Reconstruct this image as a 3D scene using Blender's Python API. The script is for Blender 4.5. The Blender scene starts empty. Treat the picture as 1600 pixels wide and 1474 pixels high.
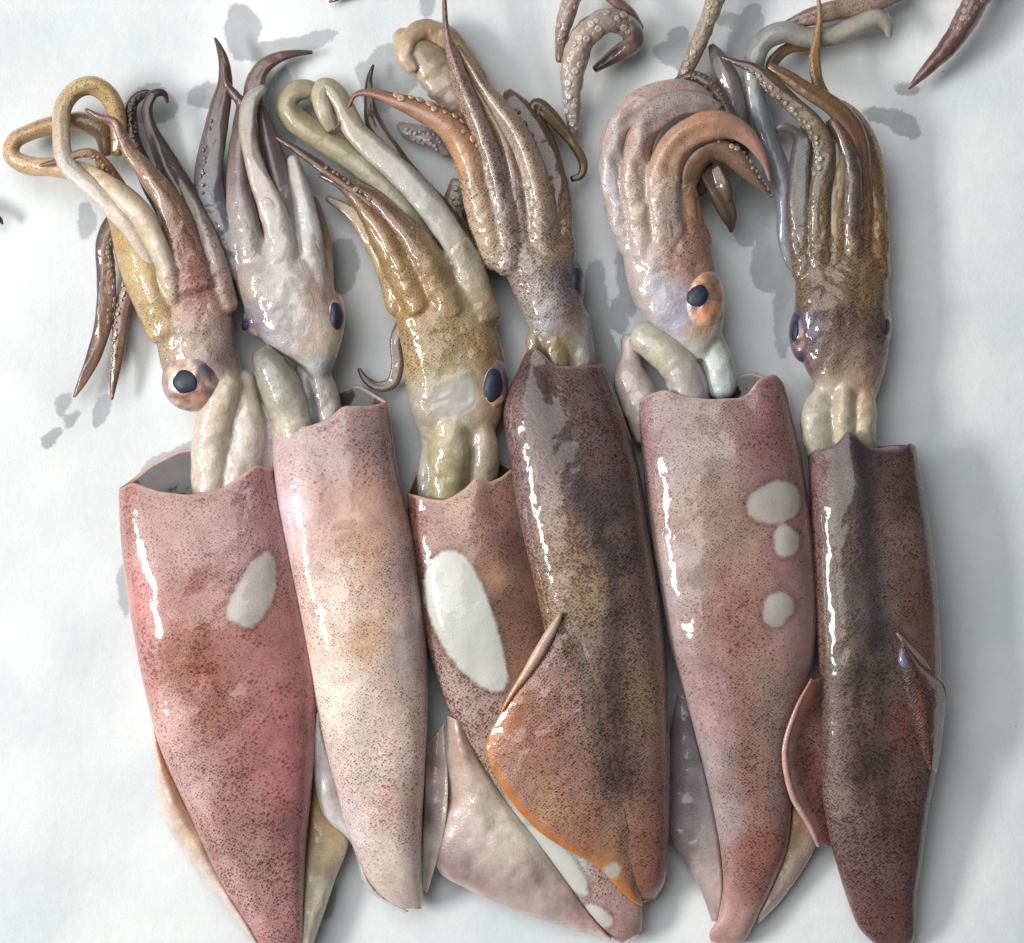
import bpy, math, random
import numpy as np
random.seed(4); rng = np.random.default_rng(7)

# ------------------------------------------------------------------ camera, light, exposure
S = 0.0002                 # metres per photo pixel on the paper (the frame is 32 cm wide)
D = 3200.0                 # camera height over the paper, in the same pixels
CX, CY = 800.0, 737.0
scene = bpy.context.scene
C = scene.collection

def W(a):
    """points (x, y, height) measured on the photograph -> metres"""
    a = np.asarray(a, dtype=np.float64).reshape(-1, 3)
    k = 1 - a[:, 2] / D
    return np.stack([(a[:, 0] - CX) * k, -(a[:, 1] - CY) * k, a[:, 2]], 1) * S

cam_d = bpy.data.cameras.new('camera'); cam = bpy.data.objects.new('camera', cam_d); C.objects.link(cam)
cam_d.sensor_width = 36; cam_d.lens = 36 * D / 1600.0; cam_d.clip_start = 0.01; cam_d.clip_end = 20
cam.location = (0, 0, D * S)
scene.camera = cam

world = bpy.data.worlds.new('World'); scene.world = world; world.use_nodes = True
bg = world.node_tree.nodes['Background']
bg.inputs[0].default_value = (0.93, 0.97, 1.0, 1); bg.inputs[1].default_value = 0.10

def area(name, loc, target, sx, sy, power, col):
    l = bpy.data.lights.new(name, 'AREA'); l.shape = 'RECTANGLE'; l.size = sx; l.size_y = sy; l.energy = power; l.color = col
    o = bpy.data.objects.new(name, l); C.objects.link(o); o.location = loc
    import mathutils
    d = mathutils.Vector(target) - mathutils.Vector(loc)
    o.rotation_euler = d.to_track_quat('-Z', 'Y').to_euler()
    return o
# window on the left, a bright overcast opening
area('window_light', (-1.30, -0.12, 0.92), (0, 0.0, 0), 0.62, 0.28, 22.0, (1.0, 0.965, 0.92))
area('sky_light', (-0.50, 0.42, 1.15), (0, 0, 0), 1.3, 1.0, 13.5, (1.0, 0.99, 0.98))

scene.view_settings.view_transform = 'Standard'; scene.view_settings.look = 'None'
scene.view_settings.exposure = 0.0; scene.view_settings.gamma = 1.0
scene.cycles.use_denoising = True
scene.cycles.max_bounces = 8

# ------------------------------------------------------------------ numeric helpers
def lin(c):
    c = np.asarray(c, dtype=np.float64) / 255.0
    return np.where(c <= 0.04045, c / 12.92, ((c + 0.055) / 1.055) ** 2.4)

def crom(P, n):
    """Catmull-Rom through the rows of P, n samples evenly by chord length of the first columns"""
    P = np.asarray(P, dtype=np.float64)
    Q = np.vstack([2 * P[0] - P[1], P, 2 * P[-1] - P[-2]])
    m = len(P) - 1
    seg = np.linalg.norm(np.diff(P[:, :2], axis=0), axis=1) + 1e-6
    cum = np.concatenate([[0], np.cumsum(seg)])
    s = np.linspace(0, cum[-1], n)
    i = np.clip(np.searchsorted(cum, s, side='right') - 1, 0, m - 1)
    t = ((s - cum[i]) / seg[i])[:, None]
    a, b, c, d = Q[i], Q[i + 1], Q[i + 2], Q[i + 3]
    return 0.5 * (2 * b + (c - a) * t + (2 * a - 5 * b + 4 * c - d) * t ** 2 + (3 * b - a - 3 * c + d) * t ** 3)

_tab = rng.random((64, 64))
def vnoise(x, y, sc, seed=0):
    x = np.asarray(x) / sc + seed * 7.31; y = np.asarray(y) / sc + seed * 3.77
    xi = np.floor(x).astype(int); yi = np.floor(y).astype(int)
    fx = x - xi; fy = y - yi; fx = fx * fx * (3 - 2 * fx); fy = fy * fy * (3 - 2 * fy)
    g = lambda a, b: _tab[a % 64, b % 64]
    return (g(xi, yi) * (1 - fx) + g(xi + 1, yi) * fx) * (1 - fy) + (g(xi, yi + 1) * (1 - fx) + g(xi + 1, yi + 1) * fx) * fy - 0.5

class Field:
    """skin pigment measured at points: (x, y, (r,g,b)[, dark dots, red dots])"""
    def __init__(self, rows, dd=0.5, rd=0.4, soft=17, strips=()):
        self.p = np.array([(r[0], r[1]) for r in rows], float)
        self.c = np.array([lin(r[2]) for r in rows])
        self.d = np.array([(r[3] if len(r) > 3 else dd, r[4] if len(r) > 4 else rd) for r in rows], float)
        self.soft = soft; self.strips = strips
    def __call__(self, v):
        v = np.asarray(v)
        out = np.zeros((len(v), 5))
        for k in range(0, len(v), 20000):
            q = v[k:k + 20000, :2]
            d2 = ((q[:, None, :] - self.p[None]) ** 2).sum(2)
            w = 1.0 / (d2 + self.soft ** 2) ** 1.6
            w /= w.sum(1, keepdims=True)
            o = out[k:k + 20000]; o[:, :3] = w @ self.c; o[:, 3:] = w @ self.d
            for line, wd, col, amt, dk in self.strips:      # long streaks of pigment
                L_ = np.array(line, float); best = np.full(len(q), 1e9)
                for a_, b_ in zip(L_[:-1], L_[1:]):
                    e = b_ - a_; t = np.clip(((q - a_) @ e) / (e @ e), 0, 1); best = np.minimum(best, np.hypot(*(q - a_ - t[:, None] * e).T))
                best = best / (wd * (1 + 0.9 * vnoise(q[:, 0], q[:, 1], 40, 3) + 0.8 * vnoise(q[:, 0] * 3, q[:, 1] * 0.4, 10, 6)))
                f = (np.exp(-best ** 2 * 1.2) * amt)[:, None]
                o[:, :3] = o[:, :3] * (1 - f) + lin(col) * f; o[:, 3] = np.clip(o[:, 3] + dk * f[:, 0], 0, 1)
        return out

def in_poly(x, y, poly):
    ins = np.zeros(len(x), bool); n = len(poly)
    for i in range(n):
        x1, y1 = poly[i]; x2, y2 = poly[(i + 1) % n]
        c = ((y1 > y) != (y2 > y)) & (x < (x2 - x1) * (y - y1) / (y2 - y1 + 1e-9) + x1)
        ins ^= c
    return ins
def poly_sdf(x, y, poly):
    """positive inside, in pixels"""
    if len(poly) < 18:
        P_ = np.array(poly, float)
        for _ in range(2): P_ = np.stack([P_ * .75 + np.roll(P_, -1, 0) * .25, P_ * .25 + np.roll(P_, -1, 0) * .75], 1).reshape(-1, 2)
        poly = P_.tolist()
    d = np.full(len(x), 1e9); n = len(poly)
    for i in range(n):
        x1, y1 = poly[i]; x2, y2 = poly[(i + 1) % n]
        vx, vy = x2 - x1, y2 - y1
        t = np.clip(((x - x1) * vx + (y - y1) * vy) / (vx * vx + vy * vy + 1e-9), 0, 1)
        d = np.minimum(d, np.hypot(x - x1 - t * vx, y - y1 - t * vy))
    return np.where(in_poly(x, y, poly), d, -d)
def blob(cx, cy, rx, ry, rot=0, n=18, wob=0.12, seed=0):
    a = np.linspace(0, 2 * np.pi, n, endpoint=False); r = 1 + wob * np.sin(a * 2 + seed) + wob * 0.7 * np.sin(a * 3 + seed * 2.3)
    x = rx * r * np.cos(a); y = ry * r * np.sin(a); c, s = math.cos(rot), math.sin(rot)
    return list(zip(cx + x * c - y * s, cy + x * s + y * c))

# ------------------------------------------------------------------ materials
def nn(nt, t, **kw):
    n = nt.nodes.new(t)
    for k, v in kw.items():
        if k.startswith('i_'): n.inputs[int(k[2:])].default_value = v
        else: setattr(n, k, v)
    return n
def mathn(nt, op, a, b=None, c=None, clamp=False):
    n = nt.nodes.new('ShaderNodeMath'); n.operation = op; n.use_clamp = clamp
    for i, v in enumerate((a, b, c)):
        if v is None: continue
        if isinstance(v, (int, float)): n.inputs[i].default_value = v
        else: nt.links.new(v, n.inputs[i])
    return n.outputs[0]
def mixc(nt, f, a, b, mode='MIX'):
    n = nt.nodes.new('ShaderNodeMix'); n.data_type = 'RGBA'; n.blend_type = mode
    for s, v in ((0, f), (6, a), (7, b)):
        if isinstance(v, (int, float)): n.inputs[s].default_value = v
        elif isinstance(v, tuple): n.inputs[s].default_value = v
        else: nt.links.new(v, n.inputs[s])
    return n.outputs[2]
def step(nt, v, lo, hi):
    n = nt.nodes.new('ShaderNodeMapRange'); n.interpolation_type = 'SMOOTHSTEP'
    if isinstance(v, (int, float)): n.inputs[0].default_value = v
    else: nt.links.new(v, n.inputs[0])
    for i, q in ((1, lo), (2, hi)):
        if isinstance(q, (int, float)): n.inputs[i].default_value = q
        else: nt.links.new(q, n.inputs[i])
    return n.outputs[0]

def skin_material(name, wrinkle=1.0, sss=0.22, rough=0.42, dots=1.0, coat_rough=0.05, fine=1.0, metal=0.0, coat=1.0, w2amt=0.55, w1s=38.0):
    m = bpy.data.materials.new(name); m.use_nodes = True; nt = m.node_tree; L = nt.links.new
    b = nt.nodes['Principled BSDF']
    co = nn(nt, 'ShaderNodeAttribute', attribute_name='rest').outputs['Vector']
    sk = nn(nt, 'ShaderNodeAttribute', attribute_name='skin').outputs['Vector']
    col = nn(nt, 'ShaderNodeAttribute', attribute_name='pigment').outputs['Color']
    sp = nn(nt, 'ShaderNodeAttribute', attribute_name='marks')
    sep = nt.nodes.new('ShaderNodeSeparateColor'); L(sp.outputs['Color'], sep.inputs[0])
    dark, red, peel = sep.outputs[0], sep.outputs[1], sep.outputs[2]
    # mottling
    n1 = nn(nt, 'ShaderNodeTexNoise', i_2=1 / 34.0, i_3=4.0, i_4=0.6); L(co, n1.inputs[0])
    n2 = nn(nt, 'ShaderNodeTexNoise', i_2=1 / 7.0, i_3=3.0, i_4=0.6); L(co, n2.inputs[0])
    v = mathn(nt, 'ADD', mathn(nt, 'MULTIPLY', n1.outputs[0], 0.75), mathn(nt, 'MULTIPLY', n2.outputs[0], 0.45))
    v = mathn(nt, 'ADD', v, 0.42)
    vc = nt.nodes.new('ShaderNodeCombineColor')
    for i in range(3): L(v, vc.inputs[i])
    c = mixc(nt, 1.0, col, vc.outputs[0], 'MULTIPLY')
    # stretched coordinates: the chromatophores are slanted ovals
    mp = nn(nt, 'ShaderNodeMapping'); mp.inputs['Rotation'].default_value = (0, 0, math.radians(-38)); mp.inputs['Scale'].default_value = (0.78, 1.0, 1.0)
    L(sk, mp.inputs[0])
    # warp a bit so the dots do not sit on a grid
    wn = nn(nt, 'ShaderNodeTexNoise', i_2=1 / 15.0, i_3=2.0); L(sk, wn.inputs[0])
    wv = nn(nt, 'ShaderNodeVectorMath', operation='SCALE'); L(wn.outputs[1], wv.inputs[0]); wv.inputs[3].default_value = 5.0
    wa = nn(nt, 'ShaderNodeVectorMath', operation='ADD'); L(mp.outputs[0], wa.inputs[0]); L(wv.outputs[0], wa.inputs[1])
    def dotlayer(cell, dens, rmax, soft, dcol, amount, noise_gate, rnd=0.8):
        vo = nn(nt, 'ShaderNodeTexVoronoi', voronoi_dimensions='2D'); vo.inputs['Scale'].default_value = 1.0 / cell; vo.inputs['Randomness'].default_value = rnd
        L(wa.outputs[0], vo.inputs['Vector'])
        s2 = nt.nodes.new('ShaderNodeSeparateColor'); L(vo.outputs['Color'], s2.inputs[0])
        # radius per dot from its own random number and from the local density
        r = mathn(nt, 'MULTIPLY', mathn(nt, 'MULTIPLY_ADD', s2.outputs[0], 0.6, 0.45), mathn(nt, 'MULTIPLY', mathn(nt, 'POWER', dens, 0.7), rmax))
        if noise_gate:
            g = nn(nt, 'ShaderNodeTexNoise', i_2=1 / (7.0 * cell + 12), i_3=4.0, i_4=0.65); L(co, g.inputs[0])
            lo = 0.30 if cell > 4.5 else -0.1
            r = mathn(nt, 'MULTIPLY', r, step(nt, g.outputs[0], lo, 0.64))
        f = step(nt, vo.outputs['Distance'], r, mathn(nt, 'SUBTRACT', r, soft))
        f = mathn(nt, 'MULTIPLY', f, mathn(nt, 'MULTIPLY_ADD', s2.outputs[1], 0.4 * amount, 0.6 * amount))
        return f, dcol
    gr = nn(nt, 'ShaderNodeTexNoise', i_2=1 / 3.4, i_3=3.0, i_4=0.7); L(wa.outputs[0], gr.inputs[0])
    gg = nn(nt, 'ShaderNodeTexNoise', i_2=1 / 30.0, i_3=4.0, i_4=0.65); L(co, gg.inputs[0])
    gm = mathn(nt, 'MULTIPLY', mathn(nt, 'MULTIPLY', step(nt, gr.outputs[0], 0.46, 0.60), red), mathn(nt, 'MULTIPLY_ADD', step(nt, gg.outputs[0], 0.38, 0.62), 0.62, 0.12))
    c = mixc(nt, mathn(nt, 'MULTIPLY', gm, 0.85 * dots, clamp=True), c, (0.25, 0.055, 0.05, 1))
    f3, d3 = dotlayer(12.0, red, 0.70, 0.5, (0.36, 0.10, 0.075, 1), 0.36, True)
    c = mixc(nt, f3, c, d3)
    f2, d2 = dotlayer(6.6, red, 0.78, 0.34, (0.20, 0.04, 0.03, 1), 0.85 * dots, True)
    c = mixc(nt, f2, c, mixc(nt, 1.0, c, (0.42, 0.16, 0.13, 1), 'MULTIPLY'))
    f1, d1 = dotlayer(3.75, dark, 0.84, 0.34, (0.042, 0.018, 0.015, 1), 0.95 * dots, True, 0.6)
    c = mixc(nt, f1, c, mixc(nt, 0.35, mixc(nt, 1.0, c, (0.20, 0.11, 0.11, 1), 'MULTIPLY'), d1))
    # bare patches where the skin is off
    pn = nn(nt, 'ShaderNodeTexNoise', i_2=1 / 12.0, i_3=4.0); L(co, pn.inputs[0])
    pv = mathn(nt, 'ADD', peel, mathn(nt, 'MULTIPLY', mathn(nt, 'SUBTRACT', pn.outputs[0], 0.5), 0.13))
    pf = mathn(nt, 'MULTIPLY', step(nt, pv, 0.455, 0.555), mathn(nt, 'MULTIPLY_ADD', sp.outputs['Alpha'], 0.13, 0.82))
    fl = nn(nt, 'ShaderNodeTexNoise', i_2=1 / 22.0, i_3=5.0, i_4=0.6); L(co, fl.inputs[0])
    flesh = mixc(nt, fl.outputs[0], (0.40, 0.38, 0.35, 1), (0.54, 0.53, 0.49, 1))
    flesh = mixc(nt, sp.outputs['Alpha'], flesh, (0.56, 0.58, 0.54, 1))
    c = mixc(nt, pf, c, flesh)
    L(c, b.inputs['Base Color'])
    b.inputs['Roughness'].default_value = rough
    b.inputs['Metallic'].default_value = metal
    b.inputs['Subsurface Weight'].default_value = sss
    b.inputs['Subsurface Radius'].default_value = (1.0, 0.45, 0.28); b.inputs['Subsurface Scale'].default_value = 0.0034
    b.inputs['Coat Weight'].default_value = coat; b.inputs['Coat Roughness'].default_value = coat_rough; b.inputs['Coat IOR'].default_value = 1.38
    # relief: the wet film wrinkles, the skin under it is finely pebbled
    w1 = nn(nt, 'ShaderNodeTexNoise', i_2=1 / w1s, i_3=1.5, i_4=0.45, i_8=0.4); L(co, w1.inputs[0])
    w2 = nn(nt, 'ShaderNodeTexNoise', i_2=1 / 15.0, i_3=1.5, i_4=0.4, i_8=0.5); L(co, w2.inputs[0])
    gate = nn(nt, 'ShaderNodeTexNoise', i_2=1 / 60.0, i_3=2.0); L(co, gate.inputs[0])
    w2g = mathn(nt, 'MULTIPLY', w2.outputs[0], step(nt, gate.outputs[0], 0.42, 0.66))
    h = mathn(nt, 'ADD', mathn(nt, 'MULTIPLY', w1.outputs[0], 1.0), mathn(nt, 'MULTIPLY', w2g, w2amt))
    h = mathn(nt, 'ADD', h, mathn(nt, 'MULTIPLY', pf, 0.22))
    bu = nn(nt, 'ShaderNodeBump'); bu.inputs['Strength'].default_value = 1.0; bu.inputs['Distance'].default_value = S * 3.4 * wrinkle
    L(h, bu.inputs['Height']); L(bu.outputs[0], b.inputs['Coat Normal'])
    w3 = nn(nt, 'ShaderNodeTexNoise', i_2=1 / 3.5, i_3=3.0); L(co, w3.inputs[0])
    h2 = mathn(nt, 'ADD', h, mathn(nt, 'MULTIPLY', w3.outputs[0], mathn(nt, 'MULTIPLY_ADD', pf, -0.26 * fine, 0.30 * fine)))
    h2 = mathn(nt, 'ADD', h2, mathn(nt, 'MULTIPLY', f1, -0.12))
    b2 = nn(nt, 'ShaderNodeBump'); b2.inputs['Strength'].default_value = 1.0; b2.inputs['Distance'].default_value = S * 2.2 * wrinkle
    L(h2, b2.inputs['Height']); L(b2.outputs[0], b.inputs['Normal'])
    return m

M_MANTLE = skin_material('mantle_skin', w2amt=0.30, wrinkle=0.7, sss=0.22, fine=0.7)
M_HEAD = skin_material('head_skin', dots=0.85, wrinkle=1.5, w1s=30.0, w2amt=0.35, sss=0.35)
M_ARM = skin_material('arm_skin', w2amt=0.3, dots=0.8, wrinkle=0.9, sss=0.5, fine=1.2)
M_FIN = skin_material('fin_skin', wrinkle=1.3, sss=0.6, rough=0.3)
M_FLESH = skin_material('wet_flesh', wrinkle=1.2, w2amt=0.2, sss=0.65, dots=0.9, rough=0.3)
M_EYE = skin_material('iris', wrinkle=1.0, sss=0.0, rough=0.32, metal=0.22, dots=0.5)
M_SUCK = skin_material('sucker_flesh', wrinkle=0.5, sss=0.3)
M_PUPIL = skin_material('pupil_black', wrinkle=0.5, sss=0.0, rough=0.6, dots=0.0, coat=0.25, coat_rough=0.3)

# ------------------------------------------------------------------ object helpers
def smoothstep(a, b, x):
    t = np.clip((np.asarray(x, float) - a) / (b - a), 0, 1); return t * t * (3 - 2 * t)
class Root:
    pass
def thing(name, x, y, label, cat, group=None):
    o = bpy.data.objects.new(name, None); C.objects.link(o); o.empty_display_size = 0.01
    o.location = tuple(W([[x, y, 0]])[0]); o['label'] = label; o['category'] = cat
    if group: o['group'] = group
    return o
ROOTLOC = {}
def link_mesh(name, verts, faces, mat, parent, pig, marks, label=None, stuff=False, skin=None, bright=0.0):
    """verts in photo pixels; pig (n,3) linear colour; marks (n,3) dark, red, peel"""
    root = parent
    while root is not None and root.parent is not None: root = root.parent
    off = np.array(root.location) if root is not None else np.zeros(3)
    w = W(verts) - off
    me = bpy.data.meshes.new(name)
    faces = np.asarray(faces) if not isinstance(faces, list) else faces
    me.from_pydata(w.tolist(), [], [list(f) for f in (faces.tolist() if isinstance(faces, np.ndarray) else faces)])
    me.validate(clean_customdata=False)
    n = len(me.vertices)
    a = me.attributes.new('rest', 'FLOAT_VECTOR', 'POINT'); a.data.foreach_set('vector', np.asarray(verts, np.float32)[:n].ravel())
    sk = np.array(verts if skin is None else skin, np.float32)[:n].copy(); sk[:, 2] = 0
    a = me.attributes.new('skin', 'FLOAT_VECTOR', 'POINT'); a.data.foreach_set('vector', sk.ravel())
    c = np.ones((n, 4), np.float32); c[:, :3] = np.clip(pig[:n], 0, 1)
    a = me.attributes.new('pigment', 'FLOAT_COLOR', 'POINT'); a.data.foreach_set('color', c.ravel())
    c = np.full((n, 4), bright, np.float32); c[:, :3] = marks[:n]
    a = me.attributes.new('marks', 'FLOAT_COLOR', 'POINT'); a.data.foreach_set('color', c.ravel())
    me.polygons.foreach_set('use_smooth', np.ones(len(me.polygons), bool))
    me.materials.append(mat); me.update()
    o = bpy.data.objects.new(name, me); C.objects.link(o)
    if parent is not None: o.parent = parent
    if label: o['label'] = label
    if stuff: o['kind'] = 'stuff'
    return o

def grid_faces(n, m, closed=True, base=0, flip=False):
    i = np.arange(n - 1)[:, None]; j = np.arange(m if closed else m - 1)[None]
    a = base + i * m + j; b = base + i * m + (j + 1) % m; c = base + (i + 1) * m + (j + 1) % m; d = base + (i + 1) * m + j
    f = np.stack(np.broadcast_arrays(a, b, c, d), 2).reshape(-1, 4)
    return f[:, ::-1] if flip else f

GAIN = 0.84
def lin(c, _l=lin):
    v = _l(c); g = v @ np.array([0.3, 0.55, 0.15]); return g + (v - g) * 0.93 if v.ndim == 1 else v
# ---------------- mantle
def interp_sections(secs, n, power=1.0):
    P = np.array([s if len(s) == 6 else tuple(s) + (0,) for s in secs], float)
    mid = np.stack([(P[:, 0] + P[:, 2]) / 2, (P[:, 1] + P[:, 3]) / 2], 1)
    R = crom(np.hstack([mid, P]), n)
    return R[:, 2:]
def tails(tab):
    return [u for u, _ in tab], [v for _, v in tab]
class Mantle: pass
def mantle(parent, secs, rim_top, rim_bot, field, peel=(), N=170, M=120, wall=2.6, inner=(120, 108, 104), expo=2.35, label=None, lumps=1.0, seed=1, edge=(205, 175, 160), bright=0.0):
    R = interp_sections(secs, N)
    t = np.linspace(0, 2 * np.pi, M, endpoint=False)
    cu = np.sign(np.cos(t)) * np.abs(np.cos(t)) ** (2 / expo); cz = np.sign(np.sin(t)) * np.abs(np.sin(t)) ** (2 / expo)
    s = np.linspace(0, 1, N)
    ax = np.array([(R[8, 0] + R[8, 2] - R[0, 0] - R[0, 2]) / 2, (R[8, 1] + R[8, 3] - R[0, 1] - R[0, 3]) / 2]); ax /= np.linalg.norm(ax)
    ut, vt = tails(rim_top); ub, vb = tails(rim_bot)
    top = np.interp(cu, ut, vt); bot = np.interp(cu, ub, vb)
    ker = np.array([1, 2, 3, 2, 1]) / 9.0
    off = np.where(cz >= 0, top, bot); off = off + 3.0 * vnoise(cu * 60 + 300, cz * 40, 13, seed); off = np.convolve(np.concatenate([off[-2:], off, off[:2]]), ker, 'valid')
    def surf(i, shrink, extra=0.0):
        r = R[i]; mx, my = (r[0] + r[2]) / 2, (r[1] + r[3]) / 2; dx, dy = (r[2] - r[0]) / 2, (r[3] - r[1]) / 2
        hw = math.hypot(dx, dy); k = max(hw - shrink, 0.5) / hw; h = max(r[4] - 2 * shrink, 1.0)
        x = mx + dx * k * cu; y = my + dy * k * cu; z = r[5] + shrink + h / 2 + h / 2 * cz
        f = (1 - smoothstep(0, 0.22, s[i])) * off + extra
        return np.stack([x + ax[0] * f, y + ax[1] * f, z], 1)
    rings = []
    depth = int(N * 0.30)
    for i in range(depth, 0, -2): rings.append(surf(i, wall + 13 * float(smoothstep(0.0, 0.05, s[i]))))
    inn = len(rings)
    rings.append(surf(0, wall, 1.5)); rings.append(surf(0, wall * 0.75, -0.8)); rings.append(surf(0, wall * 0.4, -1.5)); rings.append(surf(0, 0.8, -0.8))
    rimend = len(rings)
    for i in range(0, N): rings.append(surf(i, 0.0))
    V = np.array(rings)
    # slow lumps of the real, soft body
    outer = V[rimend:]
    nx = cu[None, :] * np.ones((N, 1)); nz = cz[None, :] * np.ones((N, 1))
    d = (vnoise(outer[:, :, 0], outer[:, :, 1], 70, seed) * 7 + vnoise(outer[:, :, 0], outer[:, :, 1], 28, seed + 3) * 2.4) * lumps
    uu = nx * 60; d += (vnoise(uu, outer[:, :, 1] * 0.16, 11, seed + 5) * 0.9 * smoothstep(0.0, 0.3, 1 - np.abs(s[:, None] * 2 - 0.3)) + vnoise(outer[:, :, 0] + outer[:, :, 1] * .5, outer[:, :, 1], 150, seed) * 6) * lumps
    d *= smoothstep(0.0, 0.03, s)[:, None] * (nz > 0)
    outer[:, :, 2] += d * np.clip(nz, 0, 1)
    n = len(V); flat = V.reshape(-1, 3)
    f = grid_faces(n, M)
    flat = np.vstack([flat, V[-1].mean(0)[None]]); tip = len(flat) - 1; base = (n - 1) * M
    faces = f.tolist() + [[base + (j + 1) % M, base + j, tip] for j in range(M)]
    fc = field(flat); pig = fc[:, :3] * GAIN
    ring_id = np.concatenate([np.repeat(np.arange(n), M), [n - 1]])
    marks = np.zeros((len(flat), 3)); marks[:, :2] = fc[:, 3:]
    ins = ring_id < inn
    pig[ins] = lin(inner) * .35; marks[ins, :2] = 0.15  # inside wall colour darkened to paint in the shade of the mantle opening
    e = (ring_id >= inn) & (ring_id < rimend + 1)
    pig[e] = 0.5 * pig[e] + 0.5 * lin(edge); marks[e, :2] *= 0.3
    sd = np.full(len(flat), -40.0)
    for p in peel: sd = np.maximum(sd, poly_sdf(flat[:, 0], flat[:, 1], p))
    sd[flat[:, 2] < 25] = -40
    flat[:, 2] += 1.6 * smoothstep(-1, 16, sd); rim_ = np.exp(-((sd + 3.0) / 4.0) ** 2) * (sd > -30); pig *= (1 - 0.35 * rim_)[:, None]
    marks[:, 2] = np.clip(0.5 + sd / 80.0, 0, 1)
    seg = np.linalg.norm(np.diff(V[:, np.r_[0:M, 0]], axis=1), axis=2)            # arc length round each ring, from the top of the back
    j0 = M // 4; seg = np.roll(seg, -j0, axis=1); cum = np.concatenate([np.zeros((n, 1)), np.cumsum(seg, 1)[:, :-1]], 1)
    tot_ = seg.sum(1, keepdims=True); arc = np.where(cum > tot_ / 2, cum - tot_, cum); arc = np.roll(arc, j0, axis=1)
    mid = V[:, j0]; sk = np.stack([mid[:, None, 0] - arc, mid[:, None, 1] + 0 * arc, 0 * arc], 2).reshape(-1, 3); sk = np.vstack([sk, sk[-1:]])
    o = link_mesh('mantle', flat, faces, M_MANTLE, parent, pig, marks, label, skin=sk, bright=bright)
    m = Mantle(); m.obj = o; sel = (cz > 0.02); m.top = outer[:, sel].reshape(-1, 3)
    return m
def top_z(m, x, y):
    d = (m.top[:, 0] - x) ** 2 + (m.top[:, 1] - y) ** 2
    i = np.argsort(d)[:4]; return m.top[i, 2].mean()

# ---------------- fins and other sheets
def sheet(name, parent, A, B, field, th=5.0, bulge=0.0, ripple=3.0, edge=None, edge_w=0.12, N=90, Mc=26, mat=None, dens=None, seed=2, curl=0.0, peel=(), label=None, power=1.0, sink=5.0, feather=0.05, ew=None):
    a = crom(A, N); b = crom(B, N)
    v = np.linspace(0, 1, Mc)[None, :, None]
    G = a[:, None] * (1 - v) + b[:, None] * v
    vv = v[:, :, 0] * np.ones((N, 1))
    G[:, :, 2] = a[:, None, 2] * (1 - vv ** power) + b[:, None, 2] * vv ** power
    G[:, :, 2] += bulge * np.sin(np.pi * vv) + ripple * (vnoise(G[:, :, 0], G[:, :, 1], 45, seed) * 2 + vnoise(G[:, :, 0], G[:, :, 1], 18, seed + 1) * 0.8) * smoothstep(0.05, 0.4, vv)
    G[:, :, 2] -= sink * (1 - smoothstep(0.0, 0.10, vv))
    G[:, :, 2] += curl * smoothstep(0.82, 1.0, vv)
    th = th * 0.72
    prof = th * np.sqrt(np.clip(1 - np.clip((vv - 0.8) / 0.2, 0, 1) ** 2, 0.02, 1)) / 2
    prof = prof * (0.05 + 0.95 * smoothstep(0.0, feather, vv))
    T = G.copy(); T[:, :, 2] += prof; U = G.copy(); U[:, :, 2] -= prof; U[:, :, 2] = np.maximum(U[:, :, 2], 1.0); T[:, :, 2] = np.maximum(T[:, :, 2], U[:, :, 2] + 0.8)
    V = np.concatenate([T, U[:, ::-1]], 1); m = 2 * Mc
    flat = V.reshape(-1, 3)
    f = grid_faces(N, m).tolist() + [list(range(m))[::-1], list(range((N - 1) * m, N * m))]
    fc = field(flat) if callable(field) else np.tile(np.concatenate([lin(field), dens or (0.15, 0.1)]), (len(flat), 1))
    pig = fc[:, :3] * GAIN; marks = np.zeros((len(flat), 3)); marks[:, :2] = fc[:, 3:]
    ve = np.concatenate([vv, vv[:, ::-1]], 1).ravel()
    if edge is not None:
        wd_ = np.linalg.norm((b - a)[:, :2], axis=1); de = (1 - ve) * np.repeat(wd_, m)
        w = (1 - smoothstep(0.0, edge_w * 110, de + 4 * vnoise(flat[:, 0], flat[:, 1], 9, 5)))[:, None]
        pig = pig * (1 - w) + lin(edge) * GAIN * w; marks[:, :2] *= (1 - w)
    sd = np.full(len(flat), -40.0)
    for p in peel: sd = np.maximum(sd, poly_sdf(flat[:, 0], flat[:, 1], p))
    marks[:, 2] = np.clip(0.5 + sd / 80.0, 0, 1)
    return link_mesh(name, flat, f, mat or M_FIN, parent, pig, marks, label)

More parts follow.
